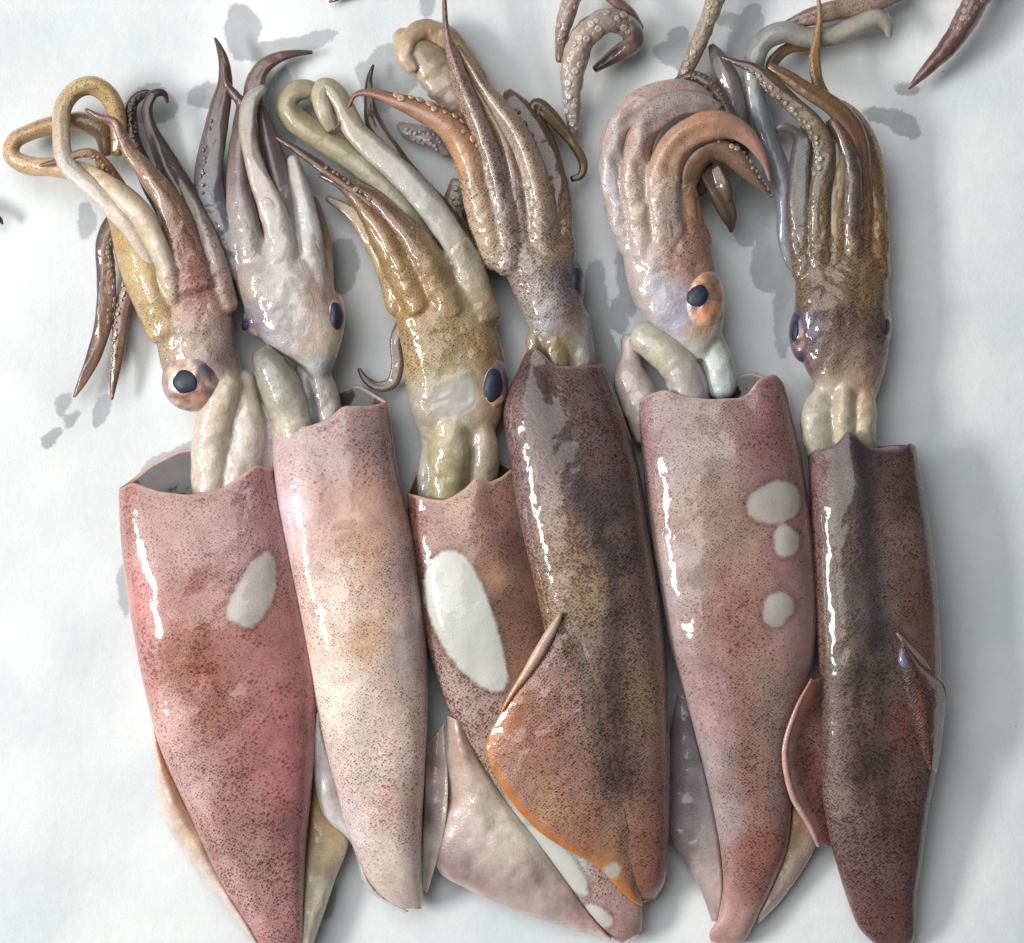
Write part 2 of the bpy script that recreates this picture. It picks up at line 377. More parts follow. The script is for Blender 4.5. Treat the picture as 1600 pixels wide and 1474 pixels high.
# ---------------- tubes: arms, tentacles, funnels
def frames(c):
    t = np.gradient(c, axis=0); t /= np.linalg.norm(t, axis=1, keepdims=True) + 1e-9
    up = np.array([0, 0, 1.0]); side = np.cross(t, up); nl = np.linalg.norm(side, axis=1, keepdims=True); side /= nl + 1e-9
    u = np.cross(side, t)
    return t, side, u
def tube_geo(pts, n=None, M=22, r0=1.0, upto=1.0, flat=1.0, wob=0.5, seed=0, square=2.0, keel=0.0, ridge=0.0):
    P = np.array(pts, float)
    L = np.linalg.norm(np.diff(P[:, :3], axis=0), axis=1).sum()
    n = n or int(max(14, min(130, L / 3.2)))
    R = crom(P, n); R[:, 3] = np.maximum(R[:, 3], 0.6)
    if upto < 1: R = R[:max(6, int(n * upto))]; n = len(R)
    c = R[:, :3]; r = R[:, 3]; t, side, u = frames(c)
    a = np.linspace(0, 2 * np.pi, M, endpoint=False)
    ca = np.sign(np.cos(a)) * np.abs(np.cos(a)) ** (2 / square); sa = np.sign(np.sin(a)) * np.abs(np.sin(a)) ** (2 / square)
    s = np.linspace(0, 1, n)
    rr = r * (r0 + (1 - r0) * smoothstep(0.1, 0.42, s))
    rmod = 1 + wob * 0.12 * (vnoise(a[None] * 2.0 + 0 * s[:, None], s[:, None] * L / 16 + 0 * a[None], 1.0, seed)) + wob * 0.09 * vnoise(a[None] * 3.0 + 0 * s[:, None], s[:, None] * L / 7 + 0 * a[None], 1.0, seed + 2)
    if ridge > 0:
        ph = 2.5 * vnoise(s * L / 60, s * 0 + seed, 1.0, seed + 4)[:, None] + seed
        rmod = rmod + ridge * 0.30 * np.cos(3 * a[None] + ph) * smoothstep(3, 9, rr)[:, None]
        for k_, (a0, am) in enumerate(((2.35 + 0.5 * math.sin(seed), 0.34), (0.75 + 0.5 * math.cos(seed * 2.0), 0.26))):    # thin keels along the arm
            a1 = a0 + 0.5 * ph - 0.5 * seed
            dd_ = np.abs((a[None] - a1 + np.pi) % (2 * np.pi) - np.pi)
            rmod = rmod + ridge * am * (1 + 0.5 * vnoise(s * L / 34, s * 0 + k_, 1.0, seed + 7))[:, None] * np.exp(-(dd_ / 0.24) ** 2) * smoothstep(2.5, 7, rr)[:, None]
    rmod = rmod + keel * np.exp(-((a[None] - np.pi / 2) / 0.35) ** 2)
    V = c[:, None] + (rr[:, None] * rmod)[:, :, None] * (ca[None, :, None] * side[:, None] + flat * sa[None, :, None] * u[:, None])
    # rounded ends
    V[:, :, 2] = np.maximum(V[:, :, 2], 0.8)
    e0 = c[0] - t[0] * rr[0] * 0.55; e1 = c[-1] + t[-1] * rr[-1] * 0.55
    ring0 = c[0] - t[0] * rr[0] * 0.4 + (V[0] - c[0]) * 0.72; ring1 = c[-1] + t[-1] * rr[-1] * 0.4 + (V[-1] - c[-1]) * 0.72
    V = np.concatenate([ring0[None], V, ring1[None]], 0); nn_ = n + 2
    flatv = np.vstack([V.reshape(-1, 3), e0, e1]); flatv[:, 2] = np.maximum(flatv[:, 2], 0.6)
    f = grid_faces(nn_, M, flip=True).tolist()
    f += [[j, (j + 1) % M, nn_ * M] for j in range(M)] + [[(nn_ - 1) * M + (j + 1) % M, (nn_ - 1) * M + j, nn_ * M + 1] for j in range(M)]
    sv = np.concatenate([[0], s, [1]]); S_ = np.concatenate([np.repeat(sv, M), [0, 1]]); A_ = np.concatenate([np.tile(a, nn_), [np.pi / 2, np.pi / 2]])
    return flatv, f, S_, A_, R, (t, side, u)
def ramp(cols, s):
    cols = np.array([lin(c) for c in cols]); k = np.linspace(0, 1, len(cols))
    return np.stack([np.interp(s, k, cols[:, i]) for i in range(3)], 1)
def tube(name, parent, pts, cols, dens=(0.35, 0.2), r0=1.0, side=None, side_w=0.6, fat=1.0, stripe=None, suck=None, mat=None, flat=1.0, label=None, seed=None, wob=0.4, square=2.0, keel=0.0, dens_tip=None, M=34, ridge=0.0):
    seed = seed if seed is not None else int(abs(pts[0][0] * 3 + pts[-1][1]) % 37)
    pts = [(x, y, z, r * fat) for x, y, z, r in pts]
    v, f, s, a, R, fr = tube_geo(pts, r0=r0, flat=flat, seed=seed, wob=wob, square=square, keel=keel, M=M, ridge=ridge)
    if not isinstance(cols, list): cols = [cols]
    if len(cols) == 1: cols = cols * 2
    pig = ramp(cols, s)
    dd = np.array(dens)[None] * np.ones((len(v), 1))
    if dens_tip is not None: dd = dd * (1 - s[:, None]) + np.array(dens_tip)[None] * s[:, None]
    top = np.sin(a)
    fw = (smoothstep(0.25, 1.0, 1 - np.abs(top) + 0.2 * vnoise(v[:, 0], v[:, 1], 12, seed + 2)) * (0.35 if name == 'tentacle' else 0.75))[:, None]
    pig = pig * (1 - fw + fw * np.array([0.72, 0.56, 0.42]))      # the flanks are browner than the back
    if side is not None:      # flanks of another pigment
        w = (smoothstep(0.15, 0.95, 1 - np.abs(top) + 0.15 * vnoise(v[:, 0], v[:, 1], 14, seed)) * side_w)[:, None]
        pig = pig * (1 - w) + lin(side) * w
    if stripe is not None:    # pigment on one flank: (angle degrees, width, colour)
        an, wd, sc = stripe
        d = np.abs((a - math.radians(an) + np.pi) % (2 * np.pi) - np.pi)
        w = (1 - smoothstep(wd * 0.5, wd, d + 0.2 * vnoise(v[:, 0], v[:, 1], 11, seed)))[:, None]
        pig = pig * (1 - w) + lin(sc) * w
    pig = pig * GAIN
    marks = np.zeros((len(v), 3)); marks[:, :2] = dd
    rad = np.interp(s, np.linspace(0, 1, len(R)), R[:, 3]); Lt = np.linalg.norm(np.diff(R[:, :3], axis=0), axis=1).sum()
    an_ = np.where(a > 1.5 * np.pi, a - 2 * np.pi, a) - np.pi / 2
    sk = np.stack([pts[0][0] - an_ * rad, pts[0][1] + s * Lt, 0 * s], 1)
    o = link_mesh(name, v, f, mat or M_ARM, parent, pig, marks, label, skin=sk)
    if suck is not None:      # two rows of stalked cups: (angle, from, to, size)
        an, s0, s1, sz = suck[:4]; sz = sz * 0.82; scol = suck[4] if len(suck) > 4 else (200, 185, 165)
        V = []; F = []; n = len(R); base = 0
        L = np.linalg.norm(np.diff(R[:, :3], axis=0), axis=1).sum()
        cnt = int(max(4, L * (s1 - s0) / (sz * 1.15)))
        K = 9; prof = [(1.05, 0.0), (1.05, 0.3), (0.92, 0.65), (0.7, 0.85), (0.42, 0.9), (0.22, 0.80)]
        for q in range(cnt):
            for row in (-1, 1):
                ss = s0 + (s1 - s0) * (q + 0.25 * row + 0.5) / cnt; fi = ss * (n - 1); i = int(min(max(fi, 0), n - 1))
                c0 = R[i, :3]; r = R[i, 3]; al = math.radians(an + row * 24 + random.uniform(-22, 22))
                dirv = math.cos(al) * fr[1][i] + flat * math.sin(al) * fr[2][i]; dirv /= np.linalg.norm(dirv)
                t1 = fr[0][i]; t2 = np.cross(dirv, t1); z_ = sz * (0.45 + 0.75 * min(1.0, r / 14)) * random.uniform(0.55, 1.15) * 0.5
                cc = c0 + dirv * r * (0.93 + 0.22 * ridge) + fr[0][i] * random.uniform(-.25, .25) * sz; b0 = len(V)
                for pr, ph in prof:
                    for k in range(K):
                        th = 2 * np.pi * k / K; V.append(cc + dirv * (ph * z_ * 0.5) + (math.cos(th) * t1 + math.sin(th) * t2) * pr * z_)
                V.append(cc + dirv * (0.28 * z_))
                for w_ in range(len(prof) - 1):
                    for k in range(K): F.append([b0 + w_ * K + k, b0 + w_ * K + (k + 1) % K, b0 + (w_ + 1) * K + (k + 1) % K, b0 + (w_ + 1) * K + k])
                for k in range(K): F.append([b0 + (len(prof) - 1) * K + k, b0 + (len(prof) - 1) * K + (k + 1) % K, len(V) - 1])
        V = np.array(V); V[:, 2] = np.maximum(V[:, 2], 0.5)
        fs = np.interp(np.arange(len(V)) / len(V), [0, 1], [s0, s1]); pg = (0.55 * ramp(cols, fs) + 0.45 * lin(scol)) * GAIN * 1.1 * (1 + 0.5 * vnoise(V[:, 0], V[:, 1], 8, 3))[:, None]
        link_mesh('suckers', V, F, M_SUCK, o, pg, np.zeros((len(V), 3)), None, stuff=True)
    return o

# ---------------- head: sections and the roots of the arms fused into one skin
def remesh(parts, voxel, smooth):
    V = []; F = []; b = 0
    for v, f in parts:
        V.append(v); F += [[i + b for i in q] for q in f]; b += len(v)
    V = np.vstack(V)
    me = bpy.data.meshes.new('work'); me.from_pydata(V.tolist(), [], F)
    o = bpy.data.objects.new('work', me); C.objects.link(o)
    m = o.modifiers.new('r', 'REMESH'); m.mode = 'VOXEL'; m.voxel_size = voxel; m.adaptivity = 0.0
    m2 = o.modifiers.new('s', 'SMOOTH'); m2.factor = 0.5; m2.iterations = smooth
    dg = bpy.context.evaluated_depsgraph_get(); ev = o.evaluated_get(dg); em = ev.to_mesh()
    v = np.zeros(len(em.vertices) * 3); em.vertices.foreach_get('co', v)
    n = len(em.polygons); ls = np.zeros(n, int); lt = np.zeros(n, int); em.polygons.foreach_get('loop_start', ls); em.polygons.foreach_get('loop_total', lt)
    li = np.zeros(len(em.loops), int); em.loops.foreach_get('vertex_index', li)
    faces = [li[a:a + c].tolist() for a, c in zip(ls, lt)]
    ev.to_mesh_clear(); bpy.data.objects.remove(o); bpy.data.meshes.remove(me)
    return v.reshape(-1, 3), faces
def loft_geo(secs, N=60, M=40, expo=2.1):
    R = interp_sections(secs, N); t = np.linspace(0, 2 * np.pi, M, endpoint=False)
    cu = np.sign(np.cos(t)) * np.abs(np.cos(t)) ** (2 / expo); cz = np.sign(np.sin(t)) * np.abs(np.sin(t)) ** (2 / expo)
    V = []
    for r in R:
        mx, my, dx, dy = (r[0] + r[2]) / 2, (r[1] + r[3]) / 2, (r[2] - r[0]) / 2, (r[3] - r[1]) / 2
        V.append(np.stack([mx + dx * cu, my + dy * cu, r[5] + r[4] / 2 + r[4] / 2 * cz], 1))
    V = np.array(V); flat = np.vstack([V.reshape(-1, 3), V[0].mean(0), V[-1].mean(0)])
    f = grid_faces(N, M).tolist() + [[(j + 1) % M, j, N * M] for j in range(M)] + [[(N - 1) * M + j, (N - 1) * M + (j + 1) % M, N * M + 1] for j in range(M)]
    return flat, f
def head(parent, secs, cores, field, peel=(), voxel=2.2, smooth=9, seed=3, label=None, bumps=2.0):
    """cores: (pts, upto, colours)"""
    a_, b_ = secs[-2], secs[-1]; b6 = tuple(b_) + (0,) * (6 - len(b_))
    mx, my = (b_[0] + b_[2]) / 2, (b_[1] + b_[3]) / 2; ex, ey = mx - (a_[0] + a_[2]) / 2, my - (a_[1] + a_[3]) / 2; el = math.hypot(ex, ey)
    mx += ex / el * 34; my += ey / el * 34; hx, hy = (b_[2] - b_[0]) * .30, (b_[3] - b_[1]) * .30
    secs = list(secs) + [(mx - hx, my - hy, mx + hx, my + hy, b6[4] * .5, b6[5] + b6[4] * .22)]
    parts = [loft_geo(secs)]; samp = []
    for pts, upto, cols, rg in cores:
        v, f, *_r = tube_geo(pts, M=28, upto=upto, wob=0.4, ridge=max(rg, 0), flat=0.9, seed=int(abs(pts[0][0] * 3 + pts[-1][1]) % 37)); parts.append((v, f))
        R = _r[2]; k = np.linspace(0, 1, len(R)) * upto
        cc = ramp(cols if len(cols) > 1 else cols * 2, k)
        for i in range(0, len(R), 2): samp.append((*R[i], *cc[i], k[i] / upto if rg >= 0 else 0.25 + 0.75 * min(1.0, 2.0 * k[i]), float(rg < 0)))
    v, f = remesh(parts, voxel, smooth)
    v[:, 2] += (vnoise(v[:, 0], v[:, 1], 30, seed) * 2.2 + vnoise(v[:, 0], v[:, 1], 12, seed + 1) * 0.8) * bumps * 0.6 * smoothstep(10, 40, v[:, 2])
    v[:, 2] = np.maximum(v[:, 2], 0.6)
    fc = field(v); pig = fc[:, :3].copy(); marks = np.zeros((len(v), 3)); marks[:, :2] = fc[:, 3:]
    if samp:
        sm = np.array(samp); d = np.sqrt(((v[:, None, :] - sm[None, :, :3]) ** 2).sum(2)) / sm[None, :, 3]
        w = np.exp(-7 * np.clip(d - 0.95, 0, 9)) * (sm[None, :, 7] * 0.9 + 0.1); ws = w.sum(1); tot = ws / (ws + 0.8)
        tc = (w @ sm[:, 4:7]) / (ws[:, None] + 1e-9)
        pig = pig * (1 - tot[:, None]) + tc * tot[:, None]
        nk = (w @ sm[:, 8]) / (ws + 1e-9) * tot; marks[:, :2] *= (1 - 0.85 * nk[:, None]); pig = pig * (1 + nk[:, None] * np.array([0.03, -0.03, 0.06])); pig *= (1 + 0.3 * nk * vnoise(v[:, 0], v[:, 1], 14, 9))[:, None]
    pig *= GAIN
    sd = np.full(len(v), -40.0)
    for p in peel: sd = np.maximum(sd, poly_sdf(v[:, 0], v[:, 1], p))
    marks[:, 2] = np.clip(0.5 + sd / 80.0, 0, 1)
    return link_mesh('head', v, f, M_HEAD, parent, pig, marks, label)

def neck(parent, tubes, dens=(.08, .05), voxel=2.0, smooth=26, label=None, name='neck', bumps=0.5, seed=5, fan=0):
    """soft pieces of the neck and funnel grown into one lumpy flesh"""
    parts = []; samp = []
    for pts, cols in tubes:
        dx_, dy_ = pts[0][0] - pts[1][0], pts[0][1] - pts[1][1]; l_ = math.hypot(dx_, dy_)
        pts = [(pts[0][0] + dx_ / l_ * 34, pts[0][1] + dy_ / l_ * 34, pts[0][2] - 12, max(pts[0][3], 15))] + list(pts); pts = [(x, y, z, r * 1.22) for x, y, z, r in pts]
        v, f, *_r = tube_geo(pts, M=18, wob=0.35, seed=int(pts[0][0]) % 29); parts.append((v, f)); R = _r[2]
        cc = ramp(cols if len(cols) > 1 else cols * 2, np.linspace(0, 1, len(R)))
        for i in range(0, len(R), 2): samp.append((*R[i], *cc[i]))
    v, f = remesh(parts, voxel, smooth)
    v[:, 2] += (vnoise(v[:, 0], v[:, 1], 26, seed) * 3.2 + vnoise(v[:, 0], v[:, 1] * 0.5, 13, seed + 1) * 1.3) * bumps * smoothstep(8, 30, v[:, 2]); v[:, 2] = np.maximum(v[:, 2], 0.6)
    sm = np.array(samp); d = np.sqrt(((v[:, None, :] - sm[None, :, :3]) ** 2).sum(2)) / sm[None, :, 3]
    w = np.exp(-9 * np.clip(d - 0.8, 0, 9)); pig = (w @ sm[:, 4:7]) / (w.sum(1)[:, None] + 1e-9)
    pig = pig * np.array([1.04, 0.99, 1.0]) * GAIN * (1 + 0.35 * vnoise(v[:, 0], v[:, 1], 14, 9))[:, None]
    marks = np.zeros((len(v), 3)); g = smoothstep(-.1, .35, vnoise(v[:, 0], v[:, 1], 30, seed + 4)); marks[:, 0] = dens[0] * g * 1.5; marks[:, 1] = dens[1] * g * 1.5
    return link_mesh(name, v, f, M_FLESH, parent, pig, marks, label)

def eye(parent, x, y, z, rx, ry, rz, cols, pupil, rot=0.0, pz=0.75, label=None, rim=None):
    """cols: list of (dx, dy, colour) in units of the radius; pupil (dx, dy, prx, pry, rot)"""
    N, M = 26, 40; V = []
    for i in range(N + 1):
        ph = np.pi * i / N
        for j in range(M):
            th = 2 * np.pi * j / M; V.append((math.sin(ph) * math.cos(th), math.sin(ph) * math.sin(th), math.cos(ph)))
    V = np.array(V); c, s = math.cos(rot), math.sin(rot)
    X = V[:, 0] * rx; Y = V[:, 1] * ry
    P = np.stack([x + X * c - Y * s, y + X * s + Y * c, np.maximum(z + V[:, 2] * rz, 1)], 1)
    P[:, 2] += vnoise(P[:, 0], P[:, 1], 12, 4) * 3
    f = grid_faces(N + 1, M).tolist()
    fl = Field([(x + a * rx, y + b * ry, cc) for a, b, cc in cols], 0.25, 0.2, soft=5)
    fc = fl(P); n = vnoise(P[:, 0], P[:, 1], 7, 3)[:, None]
    marks = np.zeros((len(P), 3)); marks[:, :2] = fc[:, 3:]
    if rim is not None:
        rr_ = np.hypot((P[:, 0] - x) / rx, (P[:, 1] - y) / ry) + 0.25 * vnoise(P[:, 0], P[:, 1], 14, 2); q_ = smoothstep(0.72, 0.98, rr_)[:, None]; fc[:, :3] = fc[:, :3] * (1 - q_) + lin(rim) * q_
    e = link_mesh('eye', P, f, M_EYE, parent, fc[:, :3] * np.clip(1.12 + 1.1 * n + 0.5 * vnoise(P[:, 0], P[:, 1], 15, 6)[:, None], .25, 2.2), marks, label)
    dx, dy, prx, pry, pr = pupil; N2, M2 = 10, 36; Q = []
    ctrx, ctry = x + dx * rx, y + dy * ry
    rr = np.hypot((ctrx - x) / rx, (ctry - y) / ry)
    pz0 = z + rz * math.sqrt(max(0.0, 1 - rr ** 2))
    for i in range(N2 + 1):
        q = i / N2
        for j in range(M2):
            th = 2 * np.pi * j / M2; w = 1 + 0.035 * math.sin(3 * th + 1) + 0.03 * math.sin(5 * th)
            a = prx * q * w * math.cos(th); b = pry * q * w * math.sin(th)
            X_, Y_ = ctrx + a * math.cos(pr) - b * math.sin(pr), ctry + a * math.sin(pr) + b * math.cos(pr)
            r_ = min(0.99, ((X_ - x) / rx) ** 2 + ((Y_ - y) / ry) ** 2)
            Q.append((X_, Y_, z + rz * math.sqrt(1 - r_) + 3.0 * (1 - q ** 3) + 0.2 - (4.5 if q > 0.97 else 0)))
    Q = np.array(Q); pg = np.tile(lin((30, 38, 62)), (len(Q), 1)) * (1 + 0.8 * vnoise(Q[:, 0], Q[:, 1], 9, 8))[:, None]
    link_mesh('pupil', Q, grid_faces(N2 + 1, M2, flip=True).tolist(), M_PUPIL, e, pg, np.zeros((len(Q), 3)))
    return e

# ------------------------------------------------------------------ paper
def build_paper():
    x0, x1, y0, y1, st = -500, 2100, -500, 1980, 6
    xs = np.arange(x0, x1 + 1, st); ys = np.arange(y0, y1 + 1, st); X, Y = np.meshgrid(xs, ys)
    Z = vnoise(X, Y, 330, 1) * 22 + vnoise(X, Y, 140, 2) * 9 + vnoise(X, Y, 55, 4) * 0.9
    Z = Z - 17
    n, m = X.shape
    v = np.stack([X, Y, Z], 2).reshape(-1, 3); f = grid_faces(n, m, closed=False, flip=False)
    fx, fy = v[:, 0], v[:, 1]
    wet = [blob(378, 50, 26, 50, 0.15, seed=1), blob(320, 150, 25, 24, 0, seed=2), blob(235, 165, 42, 34, 0.2, seed=3), blob(535, 415, 28, 44, 0.05, wob=.05, seed=4),
           blob(966, 495, 21, 26, 0, seed=5), blob(945, 560, 24, 60, 0, seed=6), blob(160, 640, 13, 32, 0.5, seed=7), blob(80, 685, 10, 26, 0.75, seed=8), blob(112, 655, 9, 18, 0.7, seed=8), blob(262, 715, 46, 12, -0.4, wob=.3, seed=9),
           blob(196, 910, 14, 45, 0, wob=.3, seed=10), blob(1052, 75, 30, 26, 0.5, wob=.3, seed=11), blob(1110, 110, 60, 40, 0, seed=12), blob(1400, 190, 40, 20, 0.2, wob=.3, seed=13), blob(1415, 140, 18, 12, 0, seed=14),
           blob(1180, 320, 34, 70, 0.2, seed=15), blob(1205, 400, 30, 60, 0.1, seed=16), blob(135, 345, 18, 26, 0, seed=17), blob(590, 135, 44, 28, 0.5, wob=.25, seed=18), blob(610, 110, 40, 40, 0, seed=19), blob(450, 75, 60, 22, -0.3, wob=.25, seed=20),
           blob(510, 1410, 14, 32, 0.2, seed=21), blob(440, 190, 26, 80, 0, seed=22), blob(668, 8, 14, 18, 0, seed=23), blob(930, 470, 24, 60, 0, seed=24), blob(978, 430, 14, 80, -.1, seed=27), blob(1228, 470, 20, 90, 0, seed=28), blob(1165, 60, 30, 50, .3, seed=30), blob(1150, 30, 30, 12, 0, seed=33), blob(100, 630, 12, 20, .6, seed=32)]
    sd = np.full(len(v), -60.0)
    near = (fx > -60) & (fx < 1660) & (fy > -80) & (fy < 1500)
    for p in wet: sd[near] = np.maximum(sd[near], poly_sdf(fx[near], fy[near], p))
    marks = np.zeros((len(v), 3)); marks[:, 0] = np.clip(0.5 + sd / 120, 0, 1)
    m_ = bpy.data.materials.new('damp_white_paper'); m_.use_nodes = True; nt = m_.node_tree; L = nt.links.new; b = nt.nodes['Principled BSDF']
    co = nn(nt, 'ShaderNodeAttribute', attribute_name='rest').outputs['Vector']
    sp = nn(nt, 'ShaderNodeAttribute', attribute_name='marks'); sep = nt.nodes.new('ShaderNodeSeparateColor'); L(sp.outputs['Color'], sep.inputs[0])
    pn = nn(nt, 'ShaderNodeTexNoise', i_2=1 / 16.0, i_3=6.0, i_4=0.65); L(co, pn.inputs[0])
    pf = step(nt, mathn(nt, 'ADD', sep.outputs[0], mathn(nt, 'MULTIPLY', mathn(nt, 'SUBTRACT', pn.outputs[0], 0.5), 0.17)), 0.482, 0.528)
    big = nn(nt, 'ShaderNodeTexNoise', i_2=1 / 260.0, i_3=4.0, i_4=0.55); L(co, big.inputs[0])
    dry = mixc(nt, step(nt, big.outputs[0], 0.3, 0.7), (0.65, 0.70, 0.72, 1), (0.78, 0.81, 0.82, 1))
    fib = nn(nt, 'ShaderNodeTexNoise', i_2=1 / 3.2, i_3=5.0, i_4=0.7); L(co, fib.inputs[0])
    fv = mathn(nt, 'MULTIPLY_ADD', fib.outputs[0], 0.16, 0.92); fcx = nt.nodes.new('ShaderNodeCombineColor')
    for i in range(3): L(fv, fcx.inputs[i])
    dry = mixc(nt, 1.0, dry, fcx.outputs[0], 'MULTIPLY')
    # a few specks of grit
    vo = nn(nt, 'ShaderNodeTexVoronoi'); vo.inputs['Scale'].default_value = 1 / 150.0; L(co, vo.inputs['Vector'])
    spk = step(nt, vo.outputs['Distance'], 0.022, 0.010)
    dry = mixc(nt, mathn(nt, 'MULTIPLY', spk, 0.6), dry, (0.12, 0.11, 0.10, 1))
    wetc = mixc(nt, pn.outputs[0], (0.27, 0.295, 0.31, 1), (0.42, 0.45, 0.46, 1))
    L(mixc(nt, mathn(nt, 'MULTIPLY', pf, mathn(nt, 'MULTIPLY_ADD', big.outputs[0], 0.6, 0.5), clamp=True), dry, wetc), b.inputs['Base Color'])
    L(mathn(nt, 'MULTIPLY_ADD', pf, -0.35, 0.62), b.inputs['Roughness'])
    b.inputs['Specular IOR Level'].default_value = 0.25
    b.inputs['Subsurface Weight'].default_value = 0.0
    bu = nn(nt, 'ShaderNodeBump'); bu.inputs['Strength'].default_value = 0.6; bu.inputs['Distance'].default_value = S * 0.8
    h = mathn(nt, 'ADD', fib.outputs[0], mathn(nt, 'MULTIPLY', nn_out(nt, co, 1 / 24.0), 2.2)); L(h, bu.inputs['Height']); L(bu.outputs[0], b.inputs['Normal'])
    o = link_mesh('paper_sheet', v, f, m_, None, np.full((len(v), 3), 0.7), marks)
    o['kind'] = 'structure'
def nn_out(nt, co, sc):
    n = nn(nt, 'ShaderNodeTexNoise', i_2=sc, i_3=3.0); nt.links.new(co, n.inputs[0]); return n.outputs[0]
build_paper()

GROUP = 'squid laid side by side on the paper'
NECKQ = []
ARMQ = []   # arms queued for the current animal: their roots go into the head's skin
def arm(pts, cols, name='arm', core=0.38, **kw):
    if not isinstance(cols, list): cols = [cols]
    ARMQ.append((name, pts, cols, core, kw))
def flush(parent, secs, field, ridge=0.30, fat=1.0, tfat=1.12, grow=1.25, sq=2.25, **kw):
    for i, (n, p, cl, c, k) in enumerate(ARMQ):
        g = tfat if n == 'tentacle' else (fat if c > 0 else 1.0)
        p = [(x, y, z, r * (1 + (g - 1) * min(1, r / 14))) for x, y, z, r in p]
        k.setdefault('ridge', 0.2 if n == 'tentacle' else ridge); k.setdefault('flat', 0.9 if c > 0 else 0.75)
        ARMQ[i] = (n, p, cl, (c * grow if n != 'tentacle' else c), k)
    cores = [(p, c, cl, k['ridge'] * .6) for (n, p, cl, c, k) in ARMQ if c > 0]
    for pts, cl in NECKQ:
        dx_, dy_ = pts[0][0] - pts[1][0], pts[0][1] - pts[1][1]; l_ = math.hypot(dx_, dy_)
        pts = [(pts[0][0] + dx_ / l_ * 30, pts[0][1] + dy_ / l_ * 30, pts[0][2] - 8, max(pts[0][3], 13))] + list(pts)
        cores.append(([(x, y, z, r * 1.14) for x, y, z, r in pts], 1.0, cl, -1))
    NECKQ.clear()
    h = head(parent, secs, cores, field, **kw)
    for n, p, cl, c, k in ARMQ: tube(n, parent, p, cl, r0=(0.86 if c > 0 else 1.0), **k)
    ARMQ.clear()
    return h

